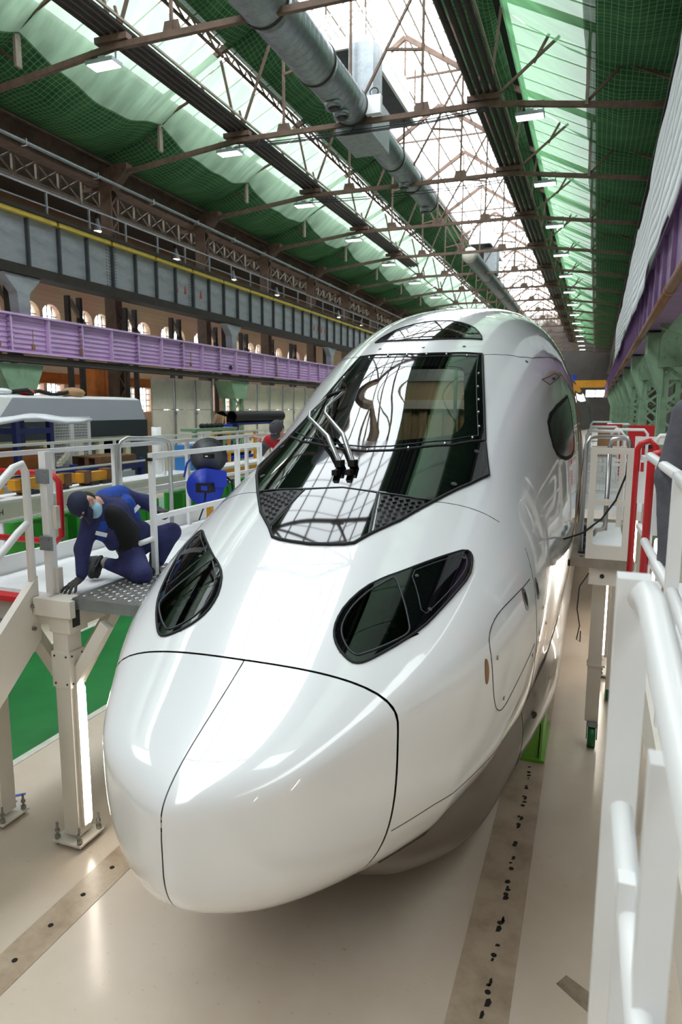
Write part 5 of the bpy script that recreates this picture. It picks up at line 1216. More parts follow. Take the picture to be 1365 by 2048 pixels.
# mobile tower on castor
mt = thing('mobile_tower', 'cream mobile access tower with railed top beside the train', 'tower', (.14,6.5,0))
build(MB().box(.06,.18,6.5,6.62,.24,1.62), 'leg', CR, mt, label='square cream leg on a green castor')
build(MB().box(.26,.34,7.6,7.68,.0,1.62), 'leg', CR, mt); 
build(MB().box(.05,.21,6.49,6.63,.78,.80), 'collar', CR, mt)
ca = build(MB().cyl((.095,6.5,.095),(.165,6.5,.095),.095,20), 'castor_wheel', M['wheel_green'], mt, True); build(MB().box(.08,.09,6.46,6.56,.08,.24).box(.17,.18,6.46,6.56,.08,.24).box(.08,.18,6.46,6.56,.2,.24), 'fork', M['galv'], ca)
ca2 = build(MB().cyl((.27,7.64,.075),(.33,7.64,.075),.075,20), 'castor_wheel', M['wheel_green'], mt, True)
hd = build(MB().box(.02,.36,6.25,6.7,1.62,1.78), 'head_beam', CR, mt); build(MB().cyl((.13,6.245,1.7),(.13,6.25,1.7),.02,10), 'hole', M['black_matte'], hd)
build(MB().box(-.14,.38,6.2,8.2,1.78,1.86), 'deck_frame', M['pale_steel'], mt); build(MB().box(-.02,.32,6.25,8.2,1.86,1.88), 'deck', M['deck_white'], mt)
f_ = MB().box(-.02,.035,6.2,6.25,1.86,2.82).box(.27,.325,6.2,6.25,1.86,2.82).box(-.02,.325,6.2,6.25,2.77,2.82).box(-.02,.325,6.2,6.25,2.33,2.38).box(-.02,.325,6.2,6.25,1.86,1.98)
build(f_, 'end_frame', CR, mt); build(MB().box(-.02,.035,7.9,7.95,1.86,2.75).box(.27,.325,7.9,7.95,1.86,2.75).box(-.02,.325,7.9,7.95,2.7,2.75), 'end_frame', CR, mt)
build(MB().tube([(-.06,6.3,1.9),(-.06,6.3,2.85),(-.03,6.32,2.9),(.05,6.35,2.91),(.2,6.45,2.91),(.27,6.45,2.9),(.3,6.45,2.84)], .018, 10), 'hand_loop', AL, mt, True); build(MB().tube([(.13,6.3,2.1),(.13,6.3,2.84),(.15,6.3,2.89),(.2,6.3,2.9),(.26,6.3,2.9),(.29,6.3,2.86),(.29,6.3,2.1)], .02, 10), 'hand_loop', AL, mt, True)
build(MB().tube([(.03,6.28,2.05),(.06,6.28,2.1),(.11,6.28,2.11),(.13,6.28,2.15),(.13,6.28,2.8)], .02, 10), 'inner_tube', AL, mt, True)
for i in range(6): build(MB().ball((-.05,6.28+i*.16,1.83+.03*i), (.035,.05,.035), 8, 5), 'bumper', M['rubber'], mt, True)
build(MB().cyl((-.16,6.25,1.8),(-.12,6.25,1.8),.03,10), 'bumper', M['rubber'], mt, True)
tag(build(MB().tube([(.28,6.28,2.75),(.27,6.22,2.6),(.2,6.2,2.38),(.1,6.18,2.22),(-.05,6.2,2.08),(-.2,6.3,2.0),(-.3,6.4,2.02)], .008, 8), 'power_cable', M['rubber'], None, True), 'black cable looping over the mobile tower rail towards the train', 'cable')
tag(build(MB().tube([(.02,6.24,1.72),(-.05,6.2,1.6),(-.06,6.2,1.4),(-.03,6.2,1.25),(-.05,6.2,1.12),(-.02,6.2,1.1),(-.02,6.2,1.2)], .005, 6), 'lanyard', M['dark_steel'], None, True), 'thin wire lanyard dangling from the mobile tower head', 'lanyard')
for k, (x, y) in enumerate(((.27,8.4),(.37,9.4),(.48,10.6))):
    leg('light_post', ['first','second','third'][k]+' slim cream post with strip lamp behind the mobile tower', x+.06, y, 1.7, .07, 'light posts on the right'); strip_light(['first','second','third'][k]+' bright strip lamp behind the mobile tower leg', x+.0, y, .25, 1.45, -1, 'strip lamps on the right')
for k, (x, y) in enumerate(((1.18,-1.6),(1.18,1.5),(.88,9.8),(.88,14.0))):  # unseen tubes added to brighten the right floor and train flank
    strip_light(['added fill tube under right platform behind the camera','added fill tube under right platform below the camera','added fill tube on nearest leg of far right platform','added fill tube on second leg of far right platform'][k], x, y, .25, 1.45, -1)
# far barriers and red cabinet on the right
fb = thing('rear_platform', 'far white platform with railings behind the mobile tower', 'platform', (.4,12,1.6)); build(MB().box(-.1,1.1,9.5,24,1.72,1.84), 'deck', M['deck_white'], fb); build(MB().box(-.12,-.1,9.5,24,1.5,1.95), 'edge_board', M['grey_girder'], fb)
for y in (9.8,14,18.5,23): build(MB().box(.9,1.0,y-.05,y+.05,0,1.72), 'leg', CR, fb)
pw = None
for k, (x0, y) in enumerate(((-.1,10.4),(.25,11.3),(-.1,13.0),(.2,15.5),(-.1,18.0))):
    t = thing('mesh_barrier', '%s white barrier panel across the far platform, counting from the camera' % ORD[k], 'barrier', (x0,y,1.84), 'white barriers on far platform')
    build(MB().tube([(x0,y,1.84),(x0,y,2.78),(x0+.05,y,2.84),(x0+.45,y,2.84),(x0+.5,y,2.78),(x0+.5,y,1.84)], .022, 8), 'hoop', WE, t, True); build(MB().box(x0,x0+.5,y-.015,y+.015,2.35,2.39).box(x0,x0+.5,y-.015,y+.015,1.95,1.99), 'rail', WE, t)
    if k != 1:
        g = MB()
        for i in range(11): g.box(x0+.03+i*.043,x0+.038+i*.043,y-.004,y+.004,1.97,2.37)
        for i in range(9): g.box(x0+.02,x0+.48,y-.004,y+.004,1.99+i*.045,1.998+i*.045)
        build(g, 'mesh', WE, t)
t = thing('red_cabinet', 'red cabinet standing among the far white barriers', 'cabinet', (.78,13.6,1.84)); build(MB().box(.58,1.0,13.4,13.8,1.84,2.86), 'body', M['red_enamel'], t); build(MB().box(.84,.98,13.385,13.4,2.45,2.65), 'dark_panel', M['black_matte'], t); build(MB().box(.62,.8,13.385,13.4,2.4,2.44), 'label_strip', WE, t)
t = thing('red_rail', 'red rail and brown board between the far white barriers', 'railing', (.3,14.5,1.84)); build(MB().box(.02,.5,14.48,14.52,2.82,2.86).box(.46,.5,14.48,14.52,1.84,2.86), 'frame', M['red_enamel'], t); build(MB().box(.06,.44,14.55,14.57,2.2,2.78), 'board', M['cardboard'], t)
t = thing('tall_barrier', 'tall white hoop rails at right of the red cabinet', 'barrier', (1.0,9.2,1.84))
build(MB().tube([(.68,8.8,1.84),(.68,8.8,2.78),(.72,8.8,2.84),(1.3,8.8,2.84)], .028, 10), 'hoop', WE, t, True); build(MB().tube([(.56,8.2,1.84),(.56,8.2,2.6),(.6,8.2,2.66),(.68,8.2,2.66)], .024, 10), 'low_hoop', WE, t, True); build(MB().box(.5,.58,9.6,9.68,1.84,2.8).box(.5,.9,9.6,9.64,2.7,2.8), 'post', WE, t); build(MB().bar((.68,8.8,2.4),(1.3,8.8,2.4),.04), 'rail', WE, t)
# ================================================================ BACKGROUND CLUTTER (left)
t = thing('grey_wagon', 'unfinished grey and black rail car body standing behind the left platform', 'rail car', (-13.5,13,0))
wx = -12.5
def wag(y0, y1, prof, name, m):
    b = MB(); n = len(prof); b.add([(x,y0,z) for x,z in prof]+[(x,y1,z) for x,z in prof], [(i,i+1,n+i+1,n+i) for i in range(n-1)]+[tuple(range(n))[::-1], tuple(range(n,2*n))]); return build(b, name, m, t)
mk('wagon_grey', (160,164,172), rough=.4, coat=.2); mk('wagon_dark', (40,46,52), rough=.35)
wag(4, 17.0, [(-15.2,3.3),(-13.4,3.45),(wx-.25,3.42),(wx-.1,3.36),(wx-.2,3.30)], 'roof', M['white_enamel'])
b = MB().add([(wx-.1,12.3,3.36),(wx,11.7,2.8),(wx,17.1,2.8),(wx-.1,17.05,3.36),(wx-.3,12.3,3.36),(wx-.3,11.7,2.8),(wx-.3,17.1,2.8),(wx-.3,17.05,3.36)], [(0,1,2,3),(7,6,5,4),(0,4,5,1),(1,5,6,2),(2,6,7,3),(3,7,4,0)]); build(b, 'grey_band', M['wagon_grey'], t)
b = MB().add([(wx-.1,4,3.36),(wx,4,2.8),(wx,11.7,2.8),(wx-.1,12.3,3.36),(wx-.3,4,3.36),(wx-.3,4,2.8),(wx-.3,11.7,2.8),(wx-.3,12.3,3.36)], [(0,1,2,3),(7,6,5,4),(0,4,5,1),(1,5,6,2),(2,6,7,3),(3,7,4,0)]); build(b, 'white_band', M['white_enamel'], t)
build(MB().box(wx-.3,wx,4,17.2,2.36,2.8).box(wx-.3,wx,16.45,17.2,1.2,2.36).box(wx-.3,wx,4,11,1.2,2.36), 'dark_band', M['wagon_dark'], t)
build(MB().box(-15.2,-12.8,17.1,17.2,.9,3.3).box(-15.3,-15.2,4,17.1,.9,3.3), 'end_wall', M['wagon_dark'], t)
build(MB().box(wx-.3,wx+.02,11,16.5,1.1,1.35).box(wx-.3,wx+.02,4,17.2,.6,1.2), 'sill', M['wagon_grey'], t)
mk('primer_cream', (226,216,186), rough=.6, var=.12)
fr = MB()
for y in (11.1,12.4,13.2,14.4,15.2,16.35): fr.box(wx-.2,wx-.05,y-.09,y+.09,1.35,2.36)
fr.box(wx-.2,wx-.05,11,16.45,2.26,2.36); build(fr, 'primer_frame', M['primer_cream'], t)
for y0, y1 in ((13.2,14.4),(15.2,16.3)): build(MB().bar((wx-.1,y0,1.4),(wx-.1,y1,2.3),.1,.12), 'primer_brace', M['primer_cream'], t)
build(MB().box(wx-1.2,wx-1.1,11,16.5,1.2,2.4), 'inner_wall', M['primer_cream'], t)
for i, (ya, za, w_, h_) in enumerate(((12.6,1.7,.4,.35),(14.6,1.75,.35,.4),(15.4,1.7,.5,.45))): build(MB().box(wx-1.1,wx-1.05,ya,ya+w_,za,za+h_), 'access_panel', M['brown'], t)
rj = thing('roof_clutter', 'heap of hoses and pale cloth on top of the grey wagon', 'cloth', (-13,13,3.45)); rnd = random.Random(2)
build(MB().tube([(-12.9+.2*math.sin(i*1.3),12.6+i*.25,3.5+.05*math.sin(i*2.1)) for i in range(9)], .05, 8), 'hose', M['rubber'], rj, True); build(MB().ball((-12.9,14.6,3.52),(.25,.4,.14)), 'cloth', M['cardboard'], rj, True)
for k, y in enumerate((12.3,13.0)): build(MB().ball((-12.9,y,3.5),(.18,.25,.08)), 'bundle', M['red_enamel' if k else 'sheet_white'], rj, True)
# blue racks
def rack(label, x, y0, y1, z1, mtl, shelves, loc):
    t = thing('blue_rack', label, 'rack', loc)
    for xx in (x-.7,x):
        for y in (y0,y1): build(MB().box(xx-.05,xx+.05,y-.05,y+.05,0,z1), 'upright', mtl, t)
    for z in shelves: build(MB().box(x-.75,x+.05,y0,y1,z-.05,z+.05), 'shelf', mtl, t)
    return t
rack('tall dark blue rack under a pale cover at left edge', -9.5, 9.3, 10.1, 2.9, M['navy_blue'], (2.72,1.98,.5), (-9.8,9.7,0)); 
rack('long low blue rack in front of the grey wagon', -9.0, 10.1, 12.1, 2.1, M['navy_blue'], (1.95,1.2,.5), (-9.3,11,0))
rack('far left blue rack with pallets at the edge', -9.6, 7.2, 8.6, 2.7, M['navy_blue'], (2.6,1.95,.5), (-9.9,8,0))
cv = MB()
for i in range(9):
    for j in range(5):
        pass
vs = [(-10.4+j*.28, 8.2+i*.35, 2.98+.05*math.sin(i*1.1+j)-(.06 if j in (0,4) else 0)) for i in range(9) for j in range(5)]
cv.add(vs, [(i*5+j,i*5+j+1,(i+1)*5+j+1,(i+1)*5+j) for i in range(8) for j in range(4)])
o = tag(build(cv, 'dust_cover', M['sheet_white'], None, True), 'pale cover sheet lying over the tall blue rack', 'cover'); o.modifiers.new('t','SOLIDIFY').thickness = .05
for k, (x, y, z, nm, m) in enumerate(((-9.8,9.7,2.12,'orange crate on blue rack shelf',M['orange']),(-9.9,8.0,2.12,'heap of yellow and grey parts on far left rack',M['copper']),(-9.3,11.3,2.1,'brown wooden pallet on long low blue rack',M['brown']))):
    t = thing(('parts_crate','parts_heap','pallet')[k], nm, ('crate','parts','pallet')[k], (x,y,z-.12))
    if k == 2:
        for i in range(5): build(MB().box(x-.35,x+.35,y-.5+i*.23,y-.36+i*.23,z+.06,z+.09), 'plank', m, t)
        build(MB().box(x-.35,x-.2,y-.5,y+.6,z-.1,z+.06).box(x-.05,x+.05,y-.5,y+.6,z-.1,z+.06).box(x+.2,x+.35,y-.5,y+.6,z-.1,z+.06), 'bearer', m, t)
    elif k == 0: build(MB().box(x-.3,x+.3,y-.35,y+.35,z-.09,z+.28), 'box', m, t); build(MB().box(x-.32,x+.32,y-.37,y+.37,z+.22,z+.25), 'rim', M['rust_steel'], t)
    else:
        for i in range(6): build(MB().ball((x+rnd.uniform(-.25,.25),y+rnd.uniform(-.5,.5),z+.03),(.12,.15,.1)), 'part', m if i % 2 else M['galv'], t, True)
# white mesh screens
for k, y in enumerate((10.9,11.45)):
    t = thing('mesh_screen', ['left','right'][k]+' white wire mesh screen in front of the grey wagon', 'screen', (-10.2,y,0), 'mesh screens by wagon')
    build(MB().box(-10.22,-10.18,y,y+.05,0,2.95).box(-10.22,-10.18,y+.5,y+.55,0,2.95).box(-10.22,-10.18,y,y+.55,2.9,2.95).box(-10.22,-10.18,y,y+.55,1.2,1.25), 'frame', WE, t)
    g = MB()
    for i in range(10): g.box(-10.205,-10.195,y+.05+i*.045,y+.058+i*.045,1.25,2.9)
    for i in range(28): g.box(-10.205,-10.195,y+.05,y+.5,1.3+i*.058,1.31+i*.058)
    build(g, 'mesh', WE, t)
# yellow roller bars lying on far platform
for k, (y0, y1, dz) in enumerate(((5.6,7.2,0),(7.4,8.6,.02),(8.7,9.6,.0))):
    t = thing('yellow_beam', ['left','middle','right'][k]+' yellow lifting beam with brown straps on the far platform', 'beam', (-7.74,y0,1.95), 'yellow lifting beams')
    build(MB().box(-7.79,-7.64,y0,y1,1.95+dz,2.10+dz), 'bar', M['orange_yellow'], t); build(MB().box(-7.81,-7.62,y0+.1,y0+.25,1.93,2.13).box(-7.81,-7.62,y1-.25,y1-.1,1.93,2.13), 'strap', M['brown'], t)
    build(MB().box(-7.84,-7.59,y0+.2,y0+.4,1.89,1.95).box(-7.84,-7.59,y1-.4,y1-.2,1.89,1.95), 'chock', M['dark_steel'], t)
# yellow guard rail and trolleys beyond the reels
t = thing('yellow_guard_rail', 'yellow tubular guard rail beyond the hose reels', 'railing', (-8.0,14.4,0))
build(MB().bar((-8,13.4,2.58),(-8,15.4,2.58),.06,.06).bar((-8,13.4,2.12),(-8,15.4,2.12),.05,.05), 'rail', M['orange_yellow'], t)
for y in (13.4,14.1,15.4): build(MB().box(-8.03,-7.97,y-.03,y+.03,1.85,2.6), 'post', M['orange_yellow'], t)
for k, (x, y) in enumerate(((-9.6,15.6),(-9.6,17.2))):
    t = thing('blue_trolley', ['left','right'][k]+' blue parts trolley behind the yellow guard rail', 'trolley', (x,y,1.0), 'blue trolleys')
    for z in (1.2,1.75): build(MB().box(x-.4,x+.4,y-.6,y+.6,z,z+.08), 'shelf', M['blue'], t)
    for dx in (-.38,.38):
        for dy in (-.55,.55): build(MB().box(x+dx-.03,x+dx+.03,y+dy-.03,y+dy+.03,.15,2.2), 'upright', M['navy_blue'], t); build(MB().cyl((x+dx-.03,y+dy,.08),(x+dx+.03,y+dy,.08),.08,10), 'wheel', M['rubber'], t)
    for i in range(3): build(MB().cyl((x-.3+i*.25,y-.5,1.92),(x-.3+i*.25,y+.5,1.92),.1,10), 'roll', M['galv' if i % 2 else 'rubber'], t, True)
t = thing('green_bench', 'green steel bench frame with dark parts beyond the reels', 'bench', (-10.9,18.4,0)); build(MB().box(-11.3,-10.8,17.1,19.6,2.46,2.54).box(-10.92,-10.84,17.1,17.2,0,2.5).box(-10.92,-10.84,19.5,19.6,0,2.5).box(-10.92,-10.84,18.3,18.4,0,2.5), 'frame', M['col_green'], t)
for i in range(5): build(MB().ball((-11.05,17.9+i*.27,2.6),(.1,.12,.08)), 'dark_part', M['rubber'], t, True)
t = thing('crate_of_offcuts', 'blue crate filled with wooden offcuts on a stand', 'crate', (-11.8,20.2,0)); build(MB().box(-12.0,-11.6,19.8,20.7,2.45,2.6), 'crate', M['blue'], t); build(MB().box(-11.85,-11.75,20.2,20.3,0,2.45), 'stand', M['dark_steel'], t)
for i in range(5): build(MB().bar((-11.9+.05*i,19.9+i*.13,2.55),(-11.8,20.05+i*.14,2.95-.03*i),.05,.09), 'offcut', M['cardboard'], t)
t = thing('pipe_rack', 'rack of large black plastic pipes near the beige panels', 'rack', (-12,23,0)); build(MB().box(-12.1,-11.9,21.6,21.7,0,2.6).box(-12.1,-11.9,24.8,24.9,0,3.0).box(-12.6,-11.8,21.4,25.2,2.55,2.63), 'frame', M['navy_blue'], t)
for i, x in enumerate((-12.35,-11.95)):
    p_ = build(MB().tube([(x,21.3,2.84),(x,25.3,2.84)], .2, 18, caps=False).tube([(x,21.3,2.84),(x,25.3,2.84)], .175, 18, caps=False), 'pipe', M['rubber'], t, True)
t = thing('paper_roll', 'white upright roll standing behind the tube gate', 'roll', (-7.8,11.0,1.89)); build(MB().cyl((-7.8,11.0,1.89),(-7.8,11.0,2.78),.09,14), 'roll', WE, t, True); build(MB().cyl((-7.8,11.0,2.78),(-7.8,11.0,2.785),.03,10), 'core', M['black_matte'], t)
t = thing('blue_bin', 'light blue bin with rags behind the white roll', 'bin', (-7.76,12.1,1.89)); build(MB().prism([(-7.95,11.8,1.89),(-7.57,11.8,1.89),(-7.57,12.4,1.89),(-7.95,12.4,1.89)], (0,0,.5)), 'bin', mk('bin_blue', (60,130,200), rough=.5), t); build(MB().ball((-7.76,12.1,2.42),(.15,.24,.08)), 'rags', WE, t, True)

mk('mint_floor', (140,204,178), rough=.3, var=.15)
struct(MB().box(-14.2,-11.0,14,60,0,.004), 'trim_9', M['mint_floor'])
# ================================================================ PEOPLE
def surface_net(prims, h, k=.02):
    """one smooth continuous mesh around tapered capsules and ellipsoids (naive surface nets)"""
    lo = np.full(3, 1e9); hi = -lo
    for p in prims:
        for q, r in ((p[1], p[2]), (p[3], p[4])) if p[0] == 'c' else ((p[1], max(p[2])), ):
            lo = np.minimum(lo, np.array(q)-r); hi = np.maximum(hi, np.array(q)+r)
    lo -= 3*h; hi += 3*h; n = np.ceil((hi-lo)/h).astype(int)+1
    g = np.stack(np.meshgrid(*[lo[i]+h*np.arange(n[i]) for i in range(3)], indexing='ij'), -1)
    def dist(p, X):
        if p[0] == 'c':
            a, b = np.array(p[1]), np.array(p[3]); ab = b-a; t = np.clip(((X-a)@ab)/max(ab@ab, 1e-9), 0, 1)
            return np.linalg.norm(X-a-t[...,None]*ab, axis=-1)-(p[2]+t*(p[4]-p[2]))
        R = np.array(p[3]) if p[3] is not None else np.eye(3); q = (X-np.array(p[1]))@R.T; r = np.array(p[2])
        k0 = np.linalg.norm(q/r, axis=-1); k1 = np.linalg.norm(q/(r*r), axis=-1)+1e-9; return k0*(k0-1)/k1
    D = None
    for p in prims:
        d = dist(p, g)
        if D is None: D = d
        else: hh = np.clip(.5+.5*(D-d)/k, 0, 1); D = D*(1-hh)+d*hh-k*hh*(1-hh)
    S = D < 0; c = np.zeros(np.array(D.shape)-1, int)
    for dx in (0,1):
        for dy in (0,1):
            for dz in (0,1): c += S[dx:D.shape[0]-1+dx, dy:D.shape[1]-1+dy, dz:D.shape[2]-1+dz]
    act = (c > 0) & (c < 8); idx = -np.ones(act.shape, int); cells = np.argwhere(act); idx[act] = np.arange(len(cells))
    acc = np.zeros((len(cells),3)); cnt = np.zeros(len(cells))
    corners = [(a,b,e) for a in (0,1) for b in (0,1) for e in (0,1)]
    for i, p in enumerate(corners):
        for q in corners[i+1:]:
            if sum(abs(p[j]-q[j]) for j in range(3)) != 1: continue
            dp = D[tuple((cells+p).T)]; dq = D[tuple((cells+q).T)]; m = (dp < 0) != (dq < 0)
            t = np.where(m, dp/np.where(m, dp-dq, 1), 0); pt = np.array(p)+t[:,None]*(np.array(q)-np.array(p)); acc[m] += pt[m]; cnt[m] += 1
    V = lo+h*(cells+acc/cnt[:,None]); F = []
    for ax in range(3):
        o1, o2 = [(1,2),(2,0),(0,1)][ax]
        sl = [slice(None)]*3; s0 = sl.copy(); s0[ax] = slice(0,-1); s1 = sl.copy(); s1[ax] = slice(1,None)
        A, B = S[tuple(s0)], S[tuple(s1)]
        for e in np.argwhere(A != B):
            if e[o1] == 0 or e[o2] == 0 or e[o1] >= n[o1]-1 or e[o2] >= n[o2]-1: continue
            q = []
            for d1, d2 in ((0,0),(1,0),(1,1),(0,1)):
                ee = e.copy(); ee[o1] -= d1; ee[o2] -= d2; q.append(idx[tuple(ee)])
            F.append(tuple(q) if A[tuple(e)] else tuple(q[::-1]))
    fc = np.array([V[list(f)].mean(0) for f in F]); best = np.full(len(F), 1e9); mi = np.zeros(len(F), int)
    for p in prims:
        d = dist(p, fc); m = d < best; best[m] = d[m]; mi[m] = p[-1]
    return V, F, mi
def organic(name, prims, h, mats, parent, k=.02, it=2):
    V, F, mi = surface_net(prims, h, k)
    me = bpy.data.meshes.new(name); me.from_pydata(V.tolist(), [], [tuple(int(i) for i in f) for f in F]); me.update()
    for m in mats: me.materials.append(m)
    me.polygons.foreach_set('material_index', mi.tolist()); me.polygons.foreach_set('use_smooth', [True]*len(F))
    o = put(name, me, parent); LOC[o.name] = Vector((0,0,0))
    sm = o.modifiers.new('smooth', 'SMOOTH'); sm.factor = .5; sm.iterations = it
    return o
V3 = lambda *a: Vector(a)
mk('coverall', (46,50,98), rough=.85, var=.3, vscale=9, bump=.3, bscale=30); mk('royal', (30,74,168), rough=.85, var=.25, vscale=9, bump=.3, bscale=30)
mk('shirt_black', (20,20,22), rough=.9); mk('skin', (206,158,136), rough=.55, var=.1); mk('cap_navy', (28,36,62), rough=.8, bump=.2, bscale=60); mk('glove', (74,72,70), rough=.85, var=.2, vscale=20)
mk('shoe', (24,23,23), rough=.6); mk('sock', (150,146,140), rough=.9); mk('mask_blue', (158,204,226), rough=.7); mk('hair_dark', (40,30,24), rough=.8)
mk('red_cloth', (186,30,42), rough=.85, var=.2, vscale=8); mk('grey_cloth', (92,92,100), rough=.9, var=.25, vscale=12, bump=.3, bscale=25); mk('cap_grey', (72,70,76), rough=.8, bump=.2, bscale=60)
def frame(f, u):
    f = f.normalized(); u = (u-f*u.dot(f)).normalized(); s = f.cross(u); return f, u, s     # s = wearer's right
def head(parent, c, f, u, capm, skin, s_=1.0, mask=True, letters=True):
    f, u, s = frame(f, u); c = Vector(c); R = [list(s), list(f), list(u)]
    P = lambda a, b, d: c+s*(a*s_)+f*(b*s_)+u*(d*s_)
    pr = [('e', P(0,-.008,.02), (.072*s_,.09*s_,.095*s_), R, 0), ('e', P(0,.03,-.05), (.055*s_,.06*s_,.065*s_), R, 0), ('c', P(0,.085,.0), .012*s_, P(0,.108,-.028), .015*s_, 0),
          ('e', P(.076,-.005,-.01), (.012*s_,.022*s_,.032*s_), R, 0), ('e', P(-.076,-.005,-.01), (.012*s_,.022*s_,.032*s_), R, 0), ('e', P(0,.075,.025), (.05*s_,.018*s_,.012*s_), R, 0),
          ('e', P(0,-.05,.0), (.066*s_,.055*s_,.085*s_), R, 1), ('e', P(0,.088,-.066), (.022*s_,.01*s_,.008*s_), R, 0)]
    hd = organic('head', pr, .008, [skin, M['hair_dark']], parent, .012)
    for sg in (1,-1): build(MB().ball(P(sg*.03,.082,.004), .011*s_, 8, 6), 'eye', M['black_matte'], hd, True)
    cp = organic('cap', [('e', P(0,-.006,.055), (.086*s_,.102*s_,.078*s_), R, 0), ('e', P(0,-.006,.03), (.087*s_,.103*s_,.04*s_), R, 0)], .009, [capm], parent, .02)
    vz = MB(); rows = []
    for i in range(7):
        a = -1.05+i*.35
        rows.append([P(.084*math.sin(a), .098*math.cos(a)*.96, .022), P(.088*math.sin(a), .098*math.cos(a)+.075*math.cos(a*.9), .006-.012*abs(math.sin(a)))])
    vs = [p for r in rows for p in r]+[p-u*.006 for r in rows for p in r]
    vz.add(vs, [(2*i,2*i+1,2*i+3,2*i+2) for i in range(6)]+[(14+2*i+2,14+2*i+3,14+2*i+1,14+2*i) for i in range(6)]+[(2*i+1,14+2*i+1,14+2*i+3,2*i+3) for i in range(6)]); build(vz, 'visor', capm, cp, True)
    build(MB().ball(P(0,-.006,.134), .009, 8, 5), 'button', capm, cp, True)
    if letters:
        for tx_, off, tm in (('ALST', -.0185, M['white_enamel']), ('O', .0165, M['red_enamel']), ('M', .0365, M['white_enamel'])):
            cu = bpy.data.curves.new('cap_letters', 'FONT'); cu.body = tx_; cu.size = .026*s_; cu.extrude = .0008; cu.align_x = 'CENTER'; cu.align_y = 'CENTER'
            tmp = bpy.data.objects.new('cap_letters', cu); COL.objects.link(tmp); me = bpy.data.meshes.new_from_object(tmp.evaluated_get(bpy.context.evaluated_depsgraph_get())); bpy.data.objects.remove(tmp)
            me.materials.clear(); me.materials.append(tm); lo_ = bpy.data.objects.new('cap_letters', me); COL.objects.link(lo_); lo_.parent = cp
            a = off/.103; nn = (f*math.cos(a)-s*math.sin(a)); xx = (-s*math.cos(a)-f*math.sin(a)); q = c+nn*(.1055*s_)+u*(.050*s_)-f*(.006*s_); mw = Matrix.Identity(4)
            for i in range(3): mw[i][0] = xx[i]; mw[i][1] = u[i]; mw[i][2] = nn[i]; mw[i][3] = q[i]
            lo_.matrix_basis = mw
    if mask:
        organic('face_mask', [('e', P(0,.050,-.055), (.064*s_,.066*s_,.054*s_), R, 0)], .008, [M['mask_blue']], parent, .01)
        for sg in (1,-1): build(MB().tube([P(sg*.055,.05,-.02),P(sg*.074,.02,-.01),P(sg*.084,-.01,-.005)], .0025, 5), 'mask_strap', M['white_enamel'], hd)
    return hd
def hand(parent, wrist, dirv, palm_n, m, curl, spread=.02, thumb=1, s_=1.0):
    """palm and five separate bent fingers; dirv = knuckle direction, palm_n = direction the palm faces"""
    d, n, s = frame(Vector(dirv), Vector(palm_n)); w = Vector(wrist); P = lambda a, b, e: w+s*(a*s_)+d*(b*s_)+n*(e*s_)
    pr = [('c', P(0,-.03,0), .026*s_, P(0,.012,0), .028*s_, 0), ('e', P(0,.045,0), (.04*s_,.046*s_,.018*s_), [list(s),list(d),list(n)], 0)]
    for i, L in enumerate((.066,.076,.071,.055)):
        a = -.030+i*.0205; sp = (i-1.5)*spread; r = .0098*s_
        p0 = (a, .075-.006*abs(i-1.3), 0); c1, c2, c3 = curl
        p1 = (p0[0]+sp*.4, p0[1]+L*.5*math.cos(c1), p0[2]+L*.5*math.sin(c1)); p2 = (p1[0]+sp*.2, p1[1]+L*.32*math.cos(c1+c2), p1[2]+L*.32*math.sin(c1+c2)); p3 = (p2[0], p2[1]+L*.26*math.cos(c1+c2+c3), p2[2]+L*.26*math.sin(c1+c2+c3))
        pr += [('c', P(*p0), r*1.08, P(*p1), r, 0), ('c', P(*p1), r, P(*p2), r*.95, 0), ('c', P(*p2), r*.95, P(*p3), r*.8, 0)]
    q0 = (thumb*-.032,.015,.004); q1 = (thumb*-.058,.045,.016); q2 = (thumb*-.06,.078,.024)
    pr += [('c', P(*q0), .014*s_, P(*q1), .012*s_, 0), ('c', P(*q1), .012*s_, P(*q2), .0095*s_, 0)]
    return organic('glove' if m is M['glove'] else 'hand', pr, .0055, [m], parent, .006, 1)
def shoe(parent, heel, toe, up, m):
    h_, t_ = Vector(heel), Vector(toe); f, u, s = frame(t_-h_, Vector(up)); L = (t_-h_).length; R = [list(s), list(f), list(u)]
    o = organic('shoe', [('e', h_+f*.05+u*.04, (.036,.055,.05), R, 0), ('e', h_+f*L*.45+u*.03, (.038,.09,.036), R, 0), ('e', t_-f*.05+u*.025, (.045,.07,.034), R, 0), ('c', h_+f*.05+u*.04, .04, h_+f*.04+u*.11, .045, 0)], .011, [m], parent, .03)
    sl = MB(); pts = [(.032,-.005),(.04,.1),(.05,L*.68),(.042,L*.93),(0,L+.015),(-.042,L*.93),(-.05,L*.68),(-.04,.1),(-.032,-.005)]
    sl.prism([h_+s*a+f*b-u*.012 for a, b in pts], u*.022); build(sl, 'sole', M['rubber'], o); return o
RT, DN, AW = Vector(AX[0]), Vector(AX[1]), Vector(AX[2])
